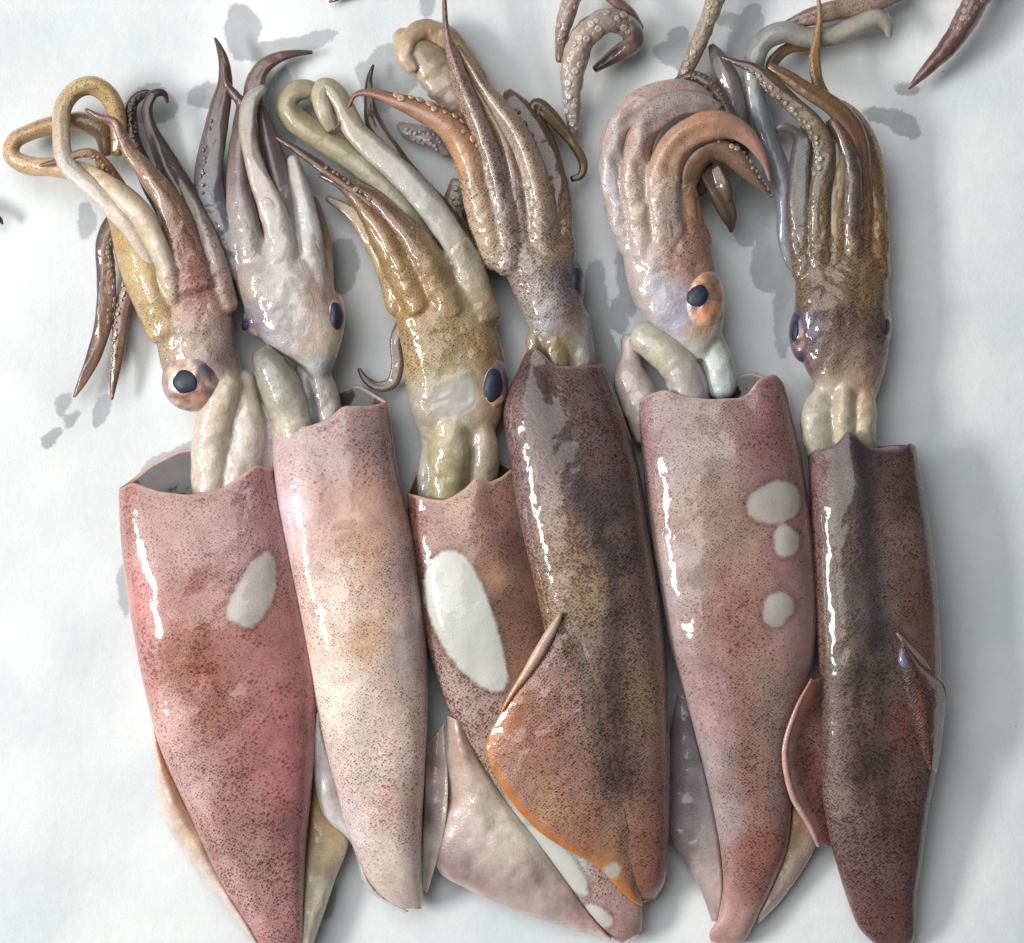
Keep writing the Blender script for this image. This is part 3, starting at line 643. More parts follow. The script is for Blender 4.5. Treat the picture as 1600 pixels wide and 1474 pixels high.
# ================================================================== squid 1 (pink, far left)
def squid_pink():
    q = thing('squid', 340, 1050, 'pink red squid at the far left with a big copper eye', 'squid', GROUP)
    F = Field([(200, 800, (190, 134, 128)), (300, 800, (186, 145, 130)), (420, 780, (170, 125, 125)), (215, 950, (215, 142, 140), .3, .7), (290, 950, (188, 132, 118), .5, .8),
               (300, 1050, (184, 116, 96), .6, .9), (340, 1110, (168, 116, 98), .7, .8), (420, 1030, (190, 130, 124), .3, .8), (450, 1130, (184, 118, 118), .3, .6), (430, 1200, (188, 122, 122), .3, .6),
               (260, 1130, (222, 176, 165), .4, .5), (300, 1230, (208, 168, 158), .6, .5), (380, 1250, (184, 134, 120), .7, .8), (460, 1300, (170, 118, 120), .5, .7), (400, 1350, (182, 146, 136), .7, .6), (440, 1450, (208, 152, 150), .6, .5),
               (360, 860, (190, 150, 148), .5, .5), (250, 860, (190, 148, 135), .6, .6)], .5, .6, strips=[([(270, 900), (300, 1010), (350, 1110)], 26, (178, 108, 84), .5, .1), ([(210, 880), (235, 1080)], 14, (226, 158, 158), .6, -.2), ([(430, 1100), (450, 1240)], 26, (196, 124, 130), .5, -.2), ([(250, 1130), (330, 1290), (400, 1440)], 12, (226, 190, 188), .5, -.1)])
    patch = [(425, 858), (432, 900), (428, 935), (410, 965), (392, 984), (368, 975), (352, 962), (358, 940), (372, 915), (386, 890), (402, 870)]
    patch2 = blob(348, 870, 10, 8, seed=3)
    m = mantle(q, [(186, 775, 430, 755, 84), (190, 860, 450, 840, 100), (205, 970, 474, 950, 108), (226, 1080, 492, 1040, 106), (250, 1170, 494, 1130, 100), (292, 1265, 488, 1225, 88),
                   (340, 1370, 478, 1320, 70), (385, 1445, 474, 1410, 52), (415, 1500, 472, 1480, 34), (440, 1530, 465, 1525, 12)],
               [(-1, -8), (-.8, -18), (-.5, 0), (-.1, 10), (.3, 4), (.6, -16), (.8, -30), (1, -20)], [(-1, -8), (-.6, -40), (-.1, -66), (.5, -50), (1, -20)], F, peel=[patch], seed=1, inner=(100, 90, 88))
    f1 = sheet('fin', q, [(232, 1090, 30), (262, 1190, 26), (300, 1275, 26), (345, 1370, 24), (388, 1440, 22), (420, 1500, 20)],
          [(240, 1150, 16), (242, 1210, 24), (256, 1280, 22), (298, 1350, 12), (360, 1430, 10), (402, 1490, 8)],
          Field([(255, 1200, (225, 190, 165)), (300, 1310, (226, 200, 165)), (250, 1250, (222, 205, 200)), (350, 1400, (225, 205, 190)), (275, 1240, (205, 165, 120))], .0, .0), th=9, bulge=16, edge=(225, 205, 200), edge_w=.3, label='cream fin on the left of the tail')
    sheet('fin', q, [(488, 1230, 22), (480, 1310, 22), (474, 1400, 20), (470, 1480, 18)], [(500, 1225, 12), (545, 1300, 14), (522, 1380, 10), (488, 1480, 8)],
          Field([(510, 1270, (205, 170, 110)), (530, 1330, (205, 185, 150)), (500, 1400, (215, 205, 185))], .0, .0), th=8, bulge=8, edge=(215, 200, 180), label='yellowish fin on the right of the tail')
    H = Field([(300, 520, (200, 178, 165), .35, .5), (340, 460, (185, 150, 140), .3, .6), (290, 450, (190, 130, 120), .5, .9), (350, 560, (150, 130, 130)), (225, 520, (190, 160, 110), .6, .2), (320, 630, (205, 185, 165)), (310, 400, (165, 120, 105), .6, .7), (240, 440, (205, 175, 125), .3, .1), (350, 620, (205, 200, 165), .1, .1), (335, 380, (140, 110, 100), .6, .3)], .4, .5)
    # arms, roots first
    arm([(270, 505, 52, 10), (268, 450, 74, 15), (252, 395, 82, 17), (222, 340, 86, 18), (180, 300, 76, 17), (135, 272, 60, 15), (90, 262, 50, 13), (45, 258, 40, 13), (18, 243, 35, 12), (22, 220, 30, 12), (50, 205, 25, 12), (90, 193, 22, 13), (130, 190, 20, 14), (158, 205, 20, 13), (165, 240, 18, 9)],
        [(215, 205, 190), (222, 205, 180), (222, 195, 155), (200, 165, 115), (150, 120, 80)], name='tentacle', core=.15, dens=(.0, .0), dens_tip=(.75, .1), side=(190, 150, 95), side_w=.5)
    arm([(248, 500, 48, 8), (240, 430, 64, 10), (212, 370, 76, 14), (172, 322, 78, 15), (145, 296, 76, 14), (120, 275, 72, 13), (100, 250, 68, 13), (95, 210, 64, 13), (97, 170, 56, 13), (115, 143, 48, 13), (142, 133, 42, 14), (168, 147, 36, 14), (182, 175, 30, 13), (186, 205, 25, 12), (182, 240, 20, 9)],
        [(215, 200, 180), (222, 208, 190), (210, 200, 190), (205, 175, 120), (180, 140, 85)], name='tentacle', core=.1, dens=(.0, .0), dens_tip=(.7, .2), side=(195, 150, 90), side_w=.4)
    arm([(262, 520, 50, 28), (236, 455, 52, 30), (212, 400, 50, 26), (190, 350, 45, 17), (168, 312, 40, 8)], [(195, 170, 120), (205, 175, 120), (180, 145, 90)], core=.5, dens=(.45, .05), stripe=(165, .5, (225, 212, 195)))
    arm([(300, 450, 55, 34), (282, 370, 62, 27), (262, 318, 66, 20), (232, 275, 70, 15), (202, 238, 74, 11), (188, 208, 78, 8), (178, 190, 80, 6), (156, 183, 78, 5), (134, 171, 76, 2.5)], [(180, 135, 120), (160, 125, 100), (175, 145, 120), (130, 80, 75)], core=.4, dens=(.5, .5), side=(120, 85, 60), keel=.12)
    arm([(215, 335, 30, 10), (182, 285, 40, 10), (162, 258, 56, 10), (148, 243, 66, 8), (128, 240, 70, 7), (94, 251, 72, 5.5), (63, 259, 68, 3)], [(150, 110, 75), (170, 130, 95), (110, 75, 65)], core=0, dens=(.3, .3), suck=(60, .2, .7, 6, (205, 170, 120)))
    arm([(335, 430, 50, 26), (305, 350, 42, 24), (275, 285, 36, 19), (252, 235, 32, 13), (236, 200, 30, 9), (230, 170, 28, 8), (240, 148, 26, 7), (256, 146, 22, 5), (262, 160, 18, 2.5)], [(150, 125, 115), (105, 85, 82), (75, 60, 60), (70, 50, 48)], core=.35, dens=(.3, .1))
    arm([(270, 350, 30, 16), (235, 285, 26, 16), (212, 235, 22, 13), (204, 195, 20, 11), (206, 162, 18, 9), (226, 146, 16, 7), (244, 150, 14, 3)], [(105, 80, 65), (80, 62, 58), (65, 48, 48)], core=0, dens=(.3, .1), suck=(90, .5, .9, 6, (120, 95, 85)))
    arm([(352, 480, 50, 20), (335, 410, 58, 18), (312, 350, 55, 15), (290, 305, 48, 12), (270, 270, 40, 8)], [(185, 165, 150), (165, 150, 140), (100, 85, 80)], core=.5, dens=(.3, .1))
    arm([(200, 345, 16, 10), (178, 345, 18, 12), (163, 380, 18, 13), (165, 425, 17, 14), (165, 470, 16, 15), (158, 520, 14, 13), (145, 560, 12, 11), (128, 597, 9, 7), (116, 620, 5, 2.5)], [(120, 95, 75), (150, 118, 98), (135, 95, 78), (150, 120, 95)], core=0, dens=(.5, .1), suck=(28, .12, .6, 9, (205, 195, 185)), stripe=(150, .8, (95, 65, 60)))
    arm([(215, 420, 16, 12), (200, 450, 14, 12), (190, 490, 13, 12), (186, 530, 12, 11), (182, 565, 10, 8.5), (178, 595, 8, 6), (175, 624, 4, 2.2)], [(150, 130, 115), (140, 110, 90), (95, 60, 50)], core=0, dens=(.4, .1), suck=(150, .1, .8, 7, (205, 190, 180)))
    NECKQ.extend([([(345, 625, 58, 24), (335, 655, 50, 27), (330, 690, 46, 27), (328, 730, 42, 27), (330, 780, 38, 26)], [(212, 198, 175), (212, 202, 172), (212, 206, 186), (205, 198, 172)]),
             ([(382, 620, 40, 18), (385, 660, 40, 26), (384, 700, 38, 28), (372, 750, 36, 30), (365, 790, 34, 28)], [(215, 206, 186), (208, 202, 184), (200, 192, 172)]),
             ([(425, 600, 24, 16), (424, 650, 26, 17), (422, 700, 28, 18), (410, 740, 28, 16)], [(165, 160, 155), (175, 175, 172)])])
    flush(q, [(318, 640, 378, 632, 50, 12), (285, 618, 378, 608, 66, 8), (256, 585, 376, 575, 76, 4), (246, 545, 370, 540, 80), (238, 500, 364, 500, 82), (228, 460, 360, 455, 80), (215, 420, 352, 410, 74), (215, 385, 335, 375, 60)], H, fat=1.1)
    eye(q, 301, 596, 56, 49, 48, 34, [(-.6, -.3, (235, 190, 165)), (-.2, -.6, (240, 210, 190)), (.1, -.8, (150, 135, 155)), (.6, -.5, (95, 92, 120)), (.7, .1, (185, 150, 140)), (.3, .7, (215, 150, 112)), (-.3, .8, (205, 150, 120)), (.75, .6, (90, 92, 125)), (0, 0, (170, 140, 130)), (-.95, 0, (190, 165, 165)), (0, .98, (110, 105, 130))], (-.25, 0.02, 21, 20, 0.3), rim=(178, 158, 155), label='copper eye with a black pupil')
    return q
squid_pink()

# ================================================================== squid 2
def squid_pale():
    q = thing('squid', 560, 1020, 'pale cream squid with brown freckles, second from the left, with bluish white arms', 'squid', GROUP)
    F = Field([(440, 700, (216, 188, 187), .25, .5), (520, 700, (191, 161, 157), .35, .6), (600, 690, (167, 135, 137), .5, .6), (520, 790, (202, 153, 135), .3, .8), (545, 800, (216, 175, 151), .1, .2), (560, 860, (219, 175, 145), .5, .4),
               (630, 880, (197, 166, 159), .5, .5), (490, 950, (233, 204, 191), .5, .5), (560, 1000, (230, 188, 152), .5, .5), (645, 1010, (208, 191, 187), .3, .3), (540, 1100, (246, 224, 210), .55, .2), (520, 1060, (248, 231, 221), .4, .3), (620, 1130, (235, 207, 191), .5, .4),
               (600, 1200, (238, 213, 202), .55, .4), (590, 1270, (228, 186, 174), .5, .8), (620, 1385, (227, 207, 199), .3, .3), (555, 1290, (235, 220, 226), .4, .3), (650, 1250, (216, 188, 173), .5, .5), (450, 800, (235, 212, 221), .2, .3)], .4, .5, strips=[([(545, 900), (530, 1060), (570, 1200), (600, 1360)], 30, (248, 233, 213), .55, -.1), ([(620, 700), (655, 900), (664, 1060)], 14, (156, 123, 120), .5, .1)])
    m = mantle(q, [(426, 668, 608, 640, 84), (430, 760, 622, 740, 104), (447, 860, 646, 840, 114), (465, 950, 659, 930, 114), (482, 1045, 668, 1030, 110), (500, 1135, 668, 1120, 100), (524, 1230, 663, 1225, 88), (548, 1315, 659, 1305, 72), (573, 1372, 659, 1370, 55), (601, 1405, 661, 1402, 40), (630, 1424, 658, 1420, 20)],
               [(-1, -26), (-.85, 2), (-.4, 8), (0, 0), (.2, -16), (.6, -9), (1, -10)], [(-1, -26), (-.5, -30), (0, -38), (.5, -45), (1, -10)], F, seed=2, inner=(80, 60, 58))
    sheet('fin', q, [(500, 1110, 40), (520, 1190, 40), (545, 1275, 36), (560, 1335, 30), (590, 1395, 22), (640, 1424, 14)],
          [(494, 1115, 58), (489, 1190, 46), (503, 1270, 34), (548, 1318, 22), (572, 1388, 16), (630, 1427, 8)],
          Field([(500, 1180, (215, 208, 210)), (520, 1260, (205, 195, 192)), (560, 1340, (195, 180, 178)), (600, 1410, (205, 190, 185))], .0, .0), th=9, bulge=10, edge=(222, 214, 216), edge_w=.35, label='translucent left fin')
    sheet('fin', q, [(664, 1170, 34), (662, 1240, 32), (660, 1310, 28), (661, 1390, 18)], [(694, 1130, 30), (700, 1235, 40), (692, 1310, 26), (668, 1395, 10)],
          Field([(680, 1180, (150, 125, 115)), (690, 1240, (215, 195, 185)), (680, 1320, (205, 195, 185)), (672, 1270, (120, 105, 100))], .0, .0), th=8, bulge=-6, edge=(220, 200, 188), edge_w=.3, label='translucent right fin')
    H = Field([(450, 460, (205, 200, 198), .1, .1), (400, 440, (185, 175, 165), .2, .1), (495, 450, (195, 165, 145), .3, .3), (440, 520, (190, 185, 190), .1, .1), (500, 540, (205, 180, 160), .1, .2), (505, 575, (190, 205, 202), .0, .0), (395, 500, (120, 110, 125), .1, .1), (380, 430, (150, 130, 115), .3, .1), (470, 420, (200, 188, 180), .2, .1)], .2, .2)
    arm([(385, 425, 40, 24), (352, 372, 36, 24), (332, 320, 34, 23), (328, 270, 32, 21), (335, 220, 30, 18), (344, 170, 28, 15), (352, 130, 26, 11), (350, 97, 22, 8), (343, 75, 18, 5), (336, 60, 14, 2)], [(120, 118, 125), (92, 98, 112), (112, 108, 112), (100, 78, 76), (92, 62, 58)], core=.25, dens=(.2, .0), suck=(20, .35, .7, 6, (120, 112, 112)))
    arm([(405, 440, 50, 26), (386, 370, 48, 23), (374, 300, 44, 19), (372, 250, 40, 15), (376, 200, 38, 12), (378, 165, 36, 9), (368, 150, 38, 7), (352, 128, 40, 5), (350, 100, 38, 3)], [(195, 190, 186), (172, 160, 158), (135, 118, 120), (95, 72, 72), (110, 85, 82)], core=.3, dens=(.15, .05))
    arm([(470, 400, 45, 22), (455, 340, 42, 20), (432, 280, 34, 18), (412, 230, 28, 17), (400, 180, 24, 16), (398, 140, 22, 15), (408, 110, 20, 12), (431, 92, 18, 9), (459, 84, 15, 6), (487, 82, 12, 3)], [(190, 180, 175), (130, 112, 112), (110, 92, 94), (125, 100, 96), (95, 68, 62)], core=.2, dens=(.35, .0))
    arm([(447, 450, 60, 28), (437, 370, 66, 22), (424, 322, 68, 19), (406, 280, 68, 15), (390, 228, 66, 12), (386, 188, 64, 12), (393, 156, 62, 11), (412, 138, 60, 7)], [(205, 200, 198), (200, 190, 182), (198, 185, 178), (178, 165, 155), (165, 162, 165)], core=.35, dens=(.22, .15), side=(165, 125, 105), side_w=.5)
    arm([(487, 450, 52, 26), (484, 375, 56, 20), (475, 320, 54, 17), (465, 280, 50, 14), (458, 248, 46, 9)], [(205, 198, 195), (202, 200, 200), (188, 184, 182)], core=.4, dens=(.08, .05))
    arm([(468, 420, 48, 22), (452, 345, 50, 17), (438, 290, 48, 14), (425, 235, 44, 13), (412, 190, 40, 11), (408, 165, 36, 6)], [(190, 180, 178), (160, 148, 148), (120, 102, 106), (105, 84, 84)], core=.4, dens=(.15, .0))
    arm([(502, 450, 40, 18), (502, 390, 36, 15), (496, 340, 30, 10), (490, 310, 24, 5)], [(185, 150, 125), (150, 120, 100)], core=.5, dens=(.3, .2))
    NECKQ.extend([([(492, 575, 40, 18), (504, 610, 44, 20), (514, 650, 44, 20), (518, 700, 38, 20)], [(150, 145, 135), (165, 160, 145), (150, 145, 130)]),
             ([(478, 600, 46, 14), (482, 640, 48, 18), (488, 690, 40, 18)], [(120, 118, 118), (105, 105, 112)])])
    flush(q, [(488, 596, 512, 594, 20, 40), (468, 572, 522, 570, 48, 26), (425, 545, 530, 548, 64, 18), (392, 510, 538, 512, 78, 8), (378, 475, 532, 474, 86), (366, 435, 514, 430, 88), (370, 405, 508, 400, 78)], H, bumps=2.6, fat=1.08)
    eye(q, 520, 496, 42, 20, 42, 34, [(-.5, -.3, (215, 170, 140)), (-.6, .5, (225, 185, 155)), (0, .9, (205, 160, 130)), (.2, -.8, (190, 155, 135)), (.5, 0, (70, 75, 105)), (-.2, 0, (130, 105, 105))], (.28, -.05, 11, 24, -.1), label='right eye at the head edge')
    eye(q, 402, 500, 36, 24, 26, 30, [(-.6, .2, (45, 45, 75)), (-.2, .2, (110, 95, 110)), (.2, .5, (225, 185, 150)), (.2, -.4, (170, 160, 180)), (.6, .5, (225, 190, 160))], (-.8, .35, 5, 8, .2), label='left eye half hidden under the head')
    tube('funnel', q, [(410, 553, 62, 19), (425, 578, 62, 29), (441, 612, 58, 33), (456, 650, 50, 34), (468, 710, 44, 32)], [(140, 142, 130), (175, 175, 160), (205, 200, 180), (205, 190, 155)], dens=(.22, .02), mat=M_FLESH, wob=.5, label='grey green funnel tube')
    return q
squid_pale()

# ================================================================== squid 3
def squid_patch():
    q = thing('squid', 760, 1050, 'tan headed squid with a large white oval bare patch, third from the left', 'squid', GROUP)
    F = Field([(655, 800, (160, 108, 100), .7, .8), (720, 800, (196, 160, 134), .5, .3), (760, 800, (160, 120, 100), .6, .4), (790, 850, (120, 84, 76), .6, .7), (790, 950, (130, 95, 82), .6, .5), (650, 880, (125, 82, 78), .9, .7), (760, 900, (170, 130, 100), .4, .2), (700, 1100, (195, 165, 152), .9, .2), (735, 1130, (185, 155, 142), .9, .3),
               (870, 1330, (215, 222, 222), .2, .0), (900, 1370, (210, 205, 206), .5, .1), (935, 1380, (192, 156, 146), .6, .6), (980, 1440, (200, 160, 155), .3, .3), (690, 850, (180, 130, 115), .6, .6), (820, 1050, (150, 110, 90), .5, .3)], .6, .5)
    patch = [(700, 857), (722, 866), (742, 890), (758, 925), (774, 970), (788, 1025), (796, 1078), (764, 1082), (738, 1064), (708, 1036), (682, 992), (664, 948), (661, 905), (674, 874)]
    m = mantle(q, [(636, 772, 806, 742, 84), (642, 860, 828, 830, 96), (655, 950, 850, 920, 100), (675, 1035, 868, 1000, 98), (703, 1115, 884, 1070, 90), (743, 1185, 905, 1140, 80), (795, 1260, 930, 1215, 70), (838, 1315, 952, 1270, 60), (880, 1372, 978, 1330, 52), (920, 1427, 998, 1385, 44), (952, 1462, 1004, 1430, 34), (972, 1476, 1002, 1460, 18)],
               [(-1, 0), (-.7, 13), (-.35, 22), (0, 13), (.28, -6), (.36, -8), (.45, 6), (.7, 2), (1, -10)], [(-1, 0), (-.8, -30), (-.2, -45), (.5, -40), (1, -10)], F, peel=[patch, [(815, 1285), (850, 1300), (900, 1345), (925, 1400), (900, 1400), (865, 1360)], blob(935, 1432, 14, 24, -.7)], seed=5, inner=(120, 110, 80), edge=(215, 185, 165), bright=1.0)
    sheet('fin', q, [(722, 1128, 58), (748, 1185, 56), (798, 1262, 48), (842, 1318, 42), (887, 1380, 34), (925, 1432, 26), (955, 1465, 18)],
          [(697, 1118, 40), (695, 1185, 36), (700, 1245, 26), (681, 1350, 12), (735, 1392, 12), (830, 1432, 10), (955, 1472, 8)],
          Field([(705, 1150, (195, 165, 162)), (720, 1220, (222, 210, 206)), (770, 1260, (225, 212, 190)), (740, 1300, (222, 208, 200)), (800, 1320, (232, 220, 205)), (700, 1350, (158, 130, 132)), (740, 1370, (180, 155, 152)), (850, 1380, (180, 160, 150)), (820, 1410, (200, 178, 172)), (900, 1430, (195, 165, 158)), (740, 1180, (190, 160, 125)), (705, 1230, (170, 120, 95))], .02, .02, soft=30), th=10, bulge=14, ripple=6, edge=(215, 192, 186), edge_w=.12, N=110, Mc=40, label='broad glistening white fin')
    H = Field([(690, 540, (172, 142, 96), .75, .05), (640, 560, (180, 150, 100), .6, .05), (750, 540, (170, 140, 100), .7, .1), (650, 480, (175, 140, 88), .5, .05), (740, 455, (172, 155, 120), .25, .02), (700, 620, (195, 192, 172), .05, .05), (650, 640, (170, 160, 150), .1, .1), (740, 650, (200, 180, 150), .1, .1), (770, 560, (165, 125, 90), .2, .1), (720, 590, (185, 175, 140), .3, .0), (690, 680, (190, 180, 150), .1, .1), (780, 620, (180, 140, 105), .1, .0)], .5, .1)
    arm([(660, 480, 55, 28), (628, 420, 60, 25), (596, 362, 62, 20), (566, 318, 58, 15), (535, 288, 52, 10), (500, 274, 46, 4)], [(180, 145, 92), (175, 142, 95), (150, 115, 80), (110, 82, 65)], core=.45, dens=(.5, .05), keel=.1)
    arm([(630, 480, 42, 22), (606, 415, 44, 18), (580, 368, 42, 14), (552, 335, 36, 10), (512, 310, 28, 5)], [(185, 158, 115), (190, 168, 130), (150, 125, 95)], core=.45, dens=(.25, .0))
    arm([(705, 490, 58, 28), (672, 420, 66, 24), (645, 378, 68, 20), (612, 340, 66, 15), (580, 308, 62, 11), (548, 286, 58, 6)], [(172, 140, 95), (165, 135, 92), (140, 108, 85), (115, 85, 78)], core=.45, dens=(.55, .1), side=(190, 160, 105))
    arm([(690, 430, 50, 14), (640, 366, 60, 12), (588, 324, 66, 11), (562, 305, 66, 9), (515, 271, 60, 8), (467, 237, 54, 6), (430, 214, 48, 2.5)], [(165, 135, 95), (130, 98, 72), (105, 75, 58), (70, 52, 46)], core=0, dens=(.35, .2), suck=(150, .02, .75, 11, (190, 178, 150)))
    arm([(755, 500, 50, 26), (732, 420, 58, 22), (694, 352, 64, 20), (655, 302, 66, 19), (622, 268, 64, 18), (585, 235, 60, 17), (555, 205, 56, 16), (538, 172, 54, 15), (522, 144, 54, 14), (506, 136, 54, 13), (500, 152, 58, 12), (508, 178, 60, 12), (518, 200, 56, 9)],
        [(175, 150, 110), (192, 185, 165), (182, 182, 178), (188, 182, 168), (182, 172, 145), (192, 182, 155)], name='tentacle', core=.25, dens=(.1, .0), dens_tip=(.02, 0), side=(140, 120, 90), side_w=.35)
    arm([(710, 470, 40, 24), (655, 360, 44, 20), (612, 302, 44, 20), (570, 262, 42, 20), (525, 230, 40, 19), (485, 206, 40, 18), (456, 182, 38, 17), (448, 160, 36, 16), (462, 144, 34, 15), (485, 142, 30, 13), (500, 160, 26, 10)],
        [(165, 145, 105), (150, 145, 125), (165, 158, 132), (172, 162, 128), (178, 168, 138)], name='tentacle', core=.25, dens=(.15, .0), dens_tip=(.02, 0))
    arm([(745, 490, 36, 28), (725, 400, 34, 24), (688, 335, 32, 20), (640, 278, 28, 17), (608, 232, 26, 14), (586, 195, 22, 12), (578, 160, 18, 8), (577, 125, 15, 5), (583, 102, 12, 2.2)], [(150, 120, 85), (110, 82, 52), (100, 75, 52), (112, 88, 72), (45, 42, 48)], core=.3, dens=(.25, .0), side=(90, 60, 35))
    arm([(635, 500, 24, 12), (620, 530, 20, 10), (622, 570, 18, 10), (614, 598, 15, 10), (592, 605, 12, 8), (572, 594, 9, 6), (561, 577, 7, 3)], [(120, 100, 90), (120, 105, 98), (85, 70, 62)], core=0, dens=(.1, .0))
    NECKQ.extend([([(705, 680, 56, 26), (702, 710, 52, 30), (700, 745, 44, 30), (700, 790, 38, 30)], [(190, 180, 150), (180, 172, 128), (165, 158, 110), (150, 142, 95)]),
             ([(667, 692, 40, 8), (669, 720, 46, 13), (668, 755, 42, 15), (672, 790, 36, 14)], [(170, 172, 165), (165, 170, 165)]),
             ([(752, 670, 50, 18), (758, 705, 48, 20), (755, 745, 40, 20), (745, 790, 36, 18)], [(190, 170, 135), (165, 160, 140), (160, 150, 120)])])
    flush(q, [(672, 705, 762, 700, 50, 14), (655, 675, 775, 672, 60, 10), (640, 640, 786, 638, 74, 6), (634, 605, 792, 602, 84), (630, 560, 788, 555, 88), (620, 505, 772, 500, 86), (610, 455, 762, 445, 78), (610, 420, 740, 410, 66)], H,
          peel=[[(668, 628), (690, 600), (722, 588), (742, 590), (750, 615), (742, 640), (715, 655), (680, 655)]], bumps=3.2, fat=1.18)
    eye(q, 766, 598, 52, 28, 47, 27, [(-.4, -.7, (195, 160, 150)), (.3, -.6, (150, 125, 140)), (-.5, .2, (205, 180, 165)), (.3, 0, (75, 80, 105)), (.1, .8, (215, 170, 130)), (-.5, .7, (215, 190, 165)), (.9, .1, (140, 120, 125))], (.15, .1, 16, 29, .1), rim=(165, 140, 125), label='dark blue eye at the right of the head')
    return q
squid_patch()

# ================================================================== squid 4
def squid_orange():
    q = thing('squid', 940, 1000, 'dark purple brown squid with an orange edged fin spread over its left neighbour', 'squid', GROUP)
    F = Field([(800, 650, (135, 104, 106), .9, .6), (850, 640, (84, 64, 60), 1, .5), (900, 650, (108, 90, 88), .8, .7), (940, 620, (104, 86, 84), .8, .7), (815, 780, (142, 112, 112), .9, .5), (870, 850, (165, 132, 104), 1, .6), (935, 790, (80, 68, 75), .8, .4), (905, 930, (165, 138, 104), 1, .4),
               (985, 850, (104, 88, 82), .8, .5), (1015, 950, (125, 105, 100), .7, .6), (950, 1000, (145, 125, 108), .9, .3), (890, 1080, (178, 142, 132), .7, .5), (950, 1080, (118, 98, 78), .9, .5), (1010, 1100, (160, 135, 108), .8, .4), (830, 1150, (178, 124, 104), .6, .8), (900, 1200, (175, 134, 118), .7, .6),
               (965, 1200, (112, 88, 80), .9, .6), (1025, 1200, (160, 122, 112), .6, .5), (860, 1260, (192, 148, 116), .6, .4), (950, 1300, (172, 128, 102), .6, .5), (1010, 1330, (155, 110, 95), .6, .5), (1020, 1385, (165, 108, 88), .4, .4), (950, 1350, (185, 132, 90), .3, .2), (800, 1180, (185, 140, 118), .6, .5), (780, 1140, (190, 120, 70), .3, .3), (800, 1230, (190, 150, 132), .5, .4)], .8, .5, strips=[([(835, 590), (905, 760), (960, 900), (960, 1080), (968, 1230)], 22, (52, 44, 50), .75, .3), ([(925, 600), (960, 780), (985, 900)], 16, (100, 88, 100), .5, .1), ([(862, 760), (905, 960)], 14, (170, 140, 105), .6, -.1), ([(800, 640), (835, 880)], 12, (150, 118, 122), .4, 0)])
    m = mantle(q, [(812, 590, 944, 575, 78), (787, 655, 972, 645, 100), (798, 740, 998, 730, 114), (815, 840, 1014, 830, 120), (836, 930, 1029, 920, 120), (852, 1010, 1039, 1000, 118), (868, 1090, 1044, 1080, 112), (885, 1180, 1047, 1170, 104), (905, 1270, 1046, 1260, 92), (930, 1340, 1044, 1335, 76), (962, 1385, 1038, 1380, 56), (990, 1413, 1022, 1407, 28)],
               [(-1, -20), (-.85, -40), (-.65, -44), (-.45, -30), (-.2, -12), (.2, -8), (1, -4)], [(-1, -20), (0, -12), (1, -4)], F, seed=9, lumps=.55, inner=(90, 75, 60), edge=(150, 130, 140))
    A = [(872, 962), (912, 1010), (940, 1080), (958, 1160), (972, 1240), (984, 1310), (994, 1370), (1004, 1404)]
    A = [(x, y, top_z(m, x, y) - 1.0) for x, y in A]
    sheet('fin', q, A, [(868, 962, 106), (838, 1028, 104), (798, 1090, 98), (762, 1153, 84), (764, 1192, 82), (798, 1252, 80), (840, 1298, 74), (885, 1328, 68), (930, 1352, 60), (960, 1382, 52), (985, 1408, 40), (1004, 1417, 26)],
          F, th=6, bulge=1.5, ripple=2.0, edge=(212, 128, 52), edge_w=.19, N=130, Mc=60, seed=4, power=2.4, sink=0.2, feather=.6, peel=[[(960, 1346), (972, 1352), (966, 1376), (946, 1370), (940, 1358)]], label='spread fin with an orange edge')
    tube('fin_lip', q, [(876, 960, 116, 4), (862, 985, 116, 8), (842, 1020, 114, 9), (822, 1052, 110, 7), (800, 1084, 105, 4), (784, 1112, 98, 2)], [(190, 160, 140), (215, 185, 168), (210, 170, 140), (205, 135, 75)], dens=(0, 0), mat=M_FIN, label='rolled pale lip of the fin')
    H = Field([(850, 460, (185, 175, 165), .9, .1), (800, 430, (170, 150, 140), .9, .3), (850, 510, (175, 175, 180), .7, .1), (890, 450, (120, 105, 115), .8, .3), (900, 500, (150, 125, 118), .5, .4), (820, 380, (180, 160, 145), .9, .3), (880, 380, (170, 140, 110), .8, .2), (880, 545, (150, 135, 105), .2, .2), (840, 550, (140, 120, 80), .2, .2), (770, 380, (195, 175, 150), .6, .1), (915, 540, (150, 150, 145), .1, .1), (900, 420, (90, 85, 105), .6, .1)], .7, .2)
    arm([(782, 405, 52, 26), (762, 350, 58, 26), (748, 300, 62, 24), (738, 262, 66, 22), (722, 225, 70, 20), (695, 193, 74, 18), (655, 172, 74, 14), (615, 157, 70, 10), (580, 146, 66, 6.5), (556, 148, 64, 4), (546, 164, 64, 3), (538, 184, 64, 3), (522, 203, 64, 2)],
        [(195, 172, 145), (200, 168, 130), (205, 160, 120), (190, 145, 118), (150, 105, 90), (135, 85, 75)], core=.3, dens=(.5, .05), dens_tip=(.2, .3), suck=(165, .34, .74, 13, (215, 178, 140)), stripe=(175, .45, (120, 62, 45)))
    arm([(800, 415, 55, 27), (788, 350, 62, 23), (780, 300, 66, 20), (768, 252, 70, 18), (752, 208, 72, 16), (735, 165, 72, 14), (718, 122, 70, 12), (706, 84, 68, 9), (698, 50, 66, 5), (695, 20, 64, 4), (694, -30, 62, 3)],
        [(175, 158, 148), (165, 145, 138), (175, 152, 138), (165, 140, 128), (120, 95, 85)], core=.3, dens=(.85, .3), keel=.12, side=(190, 145, 95))
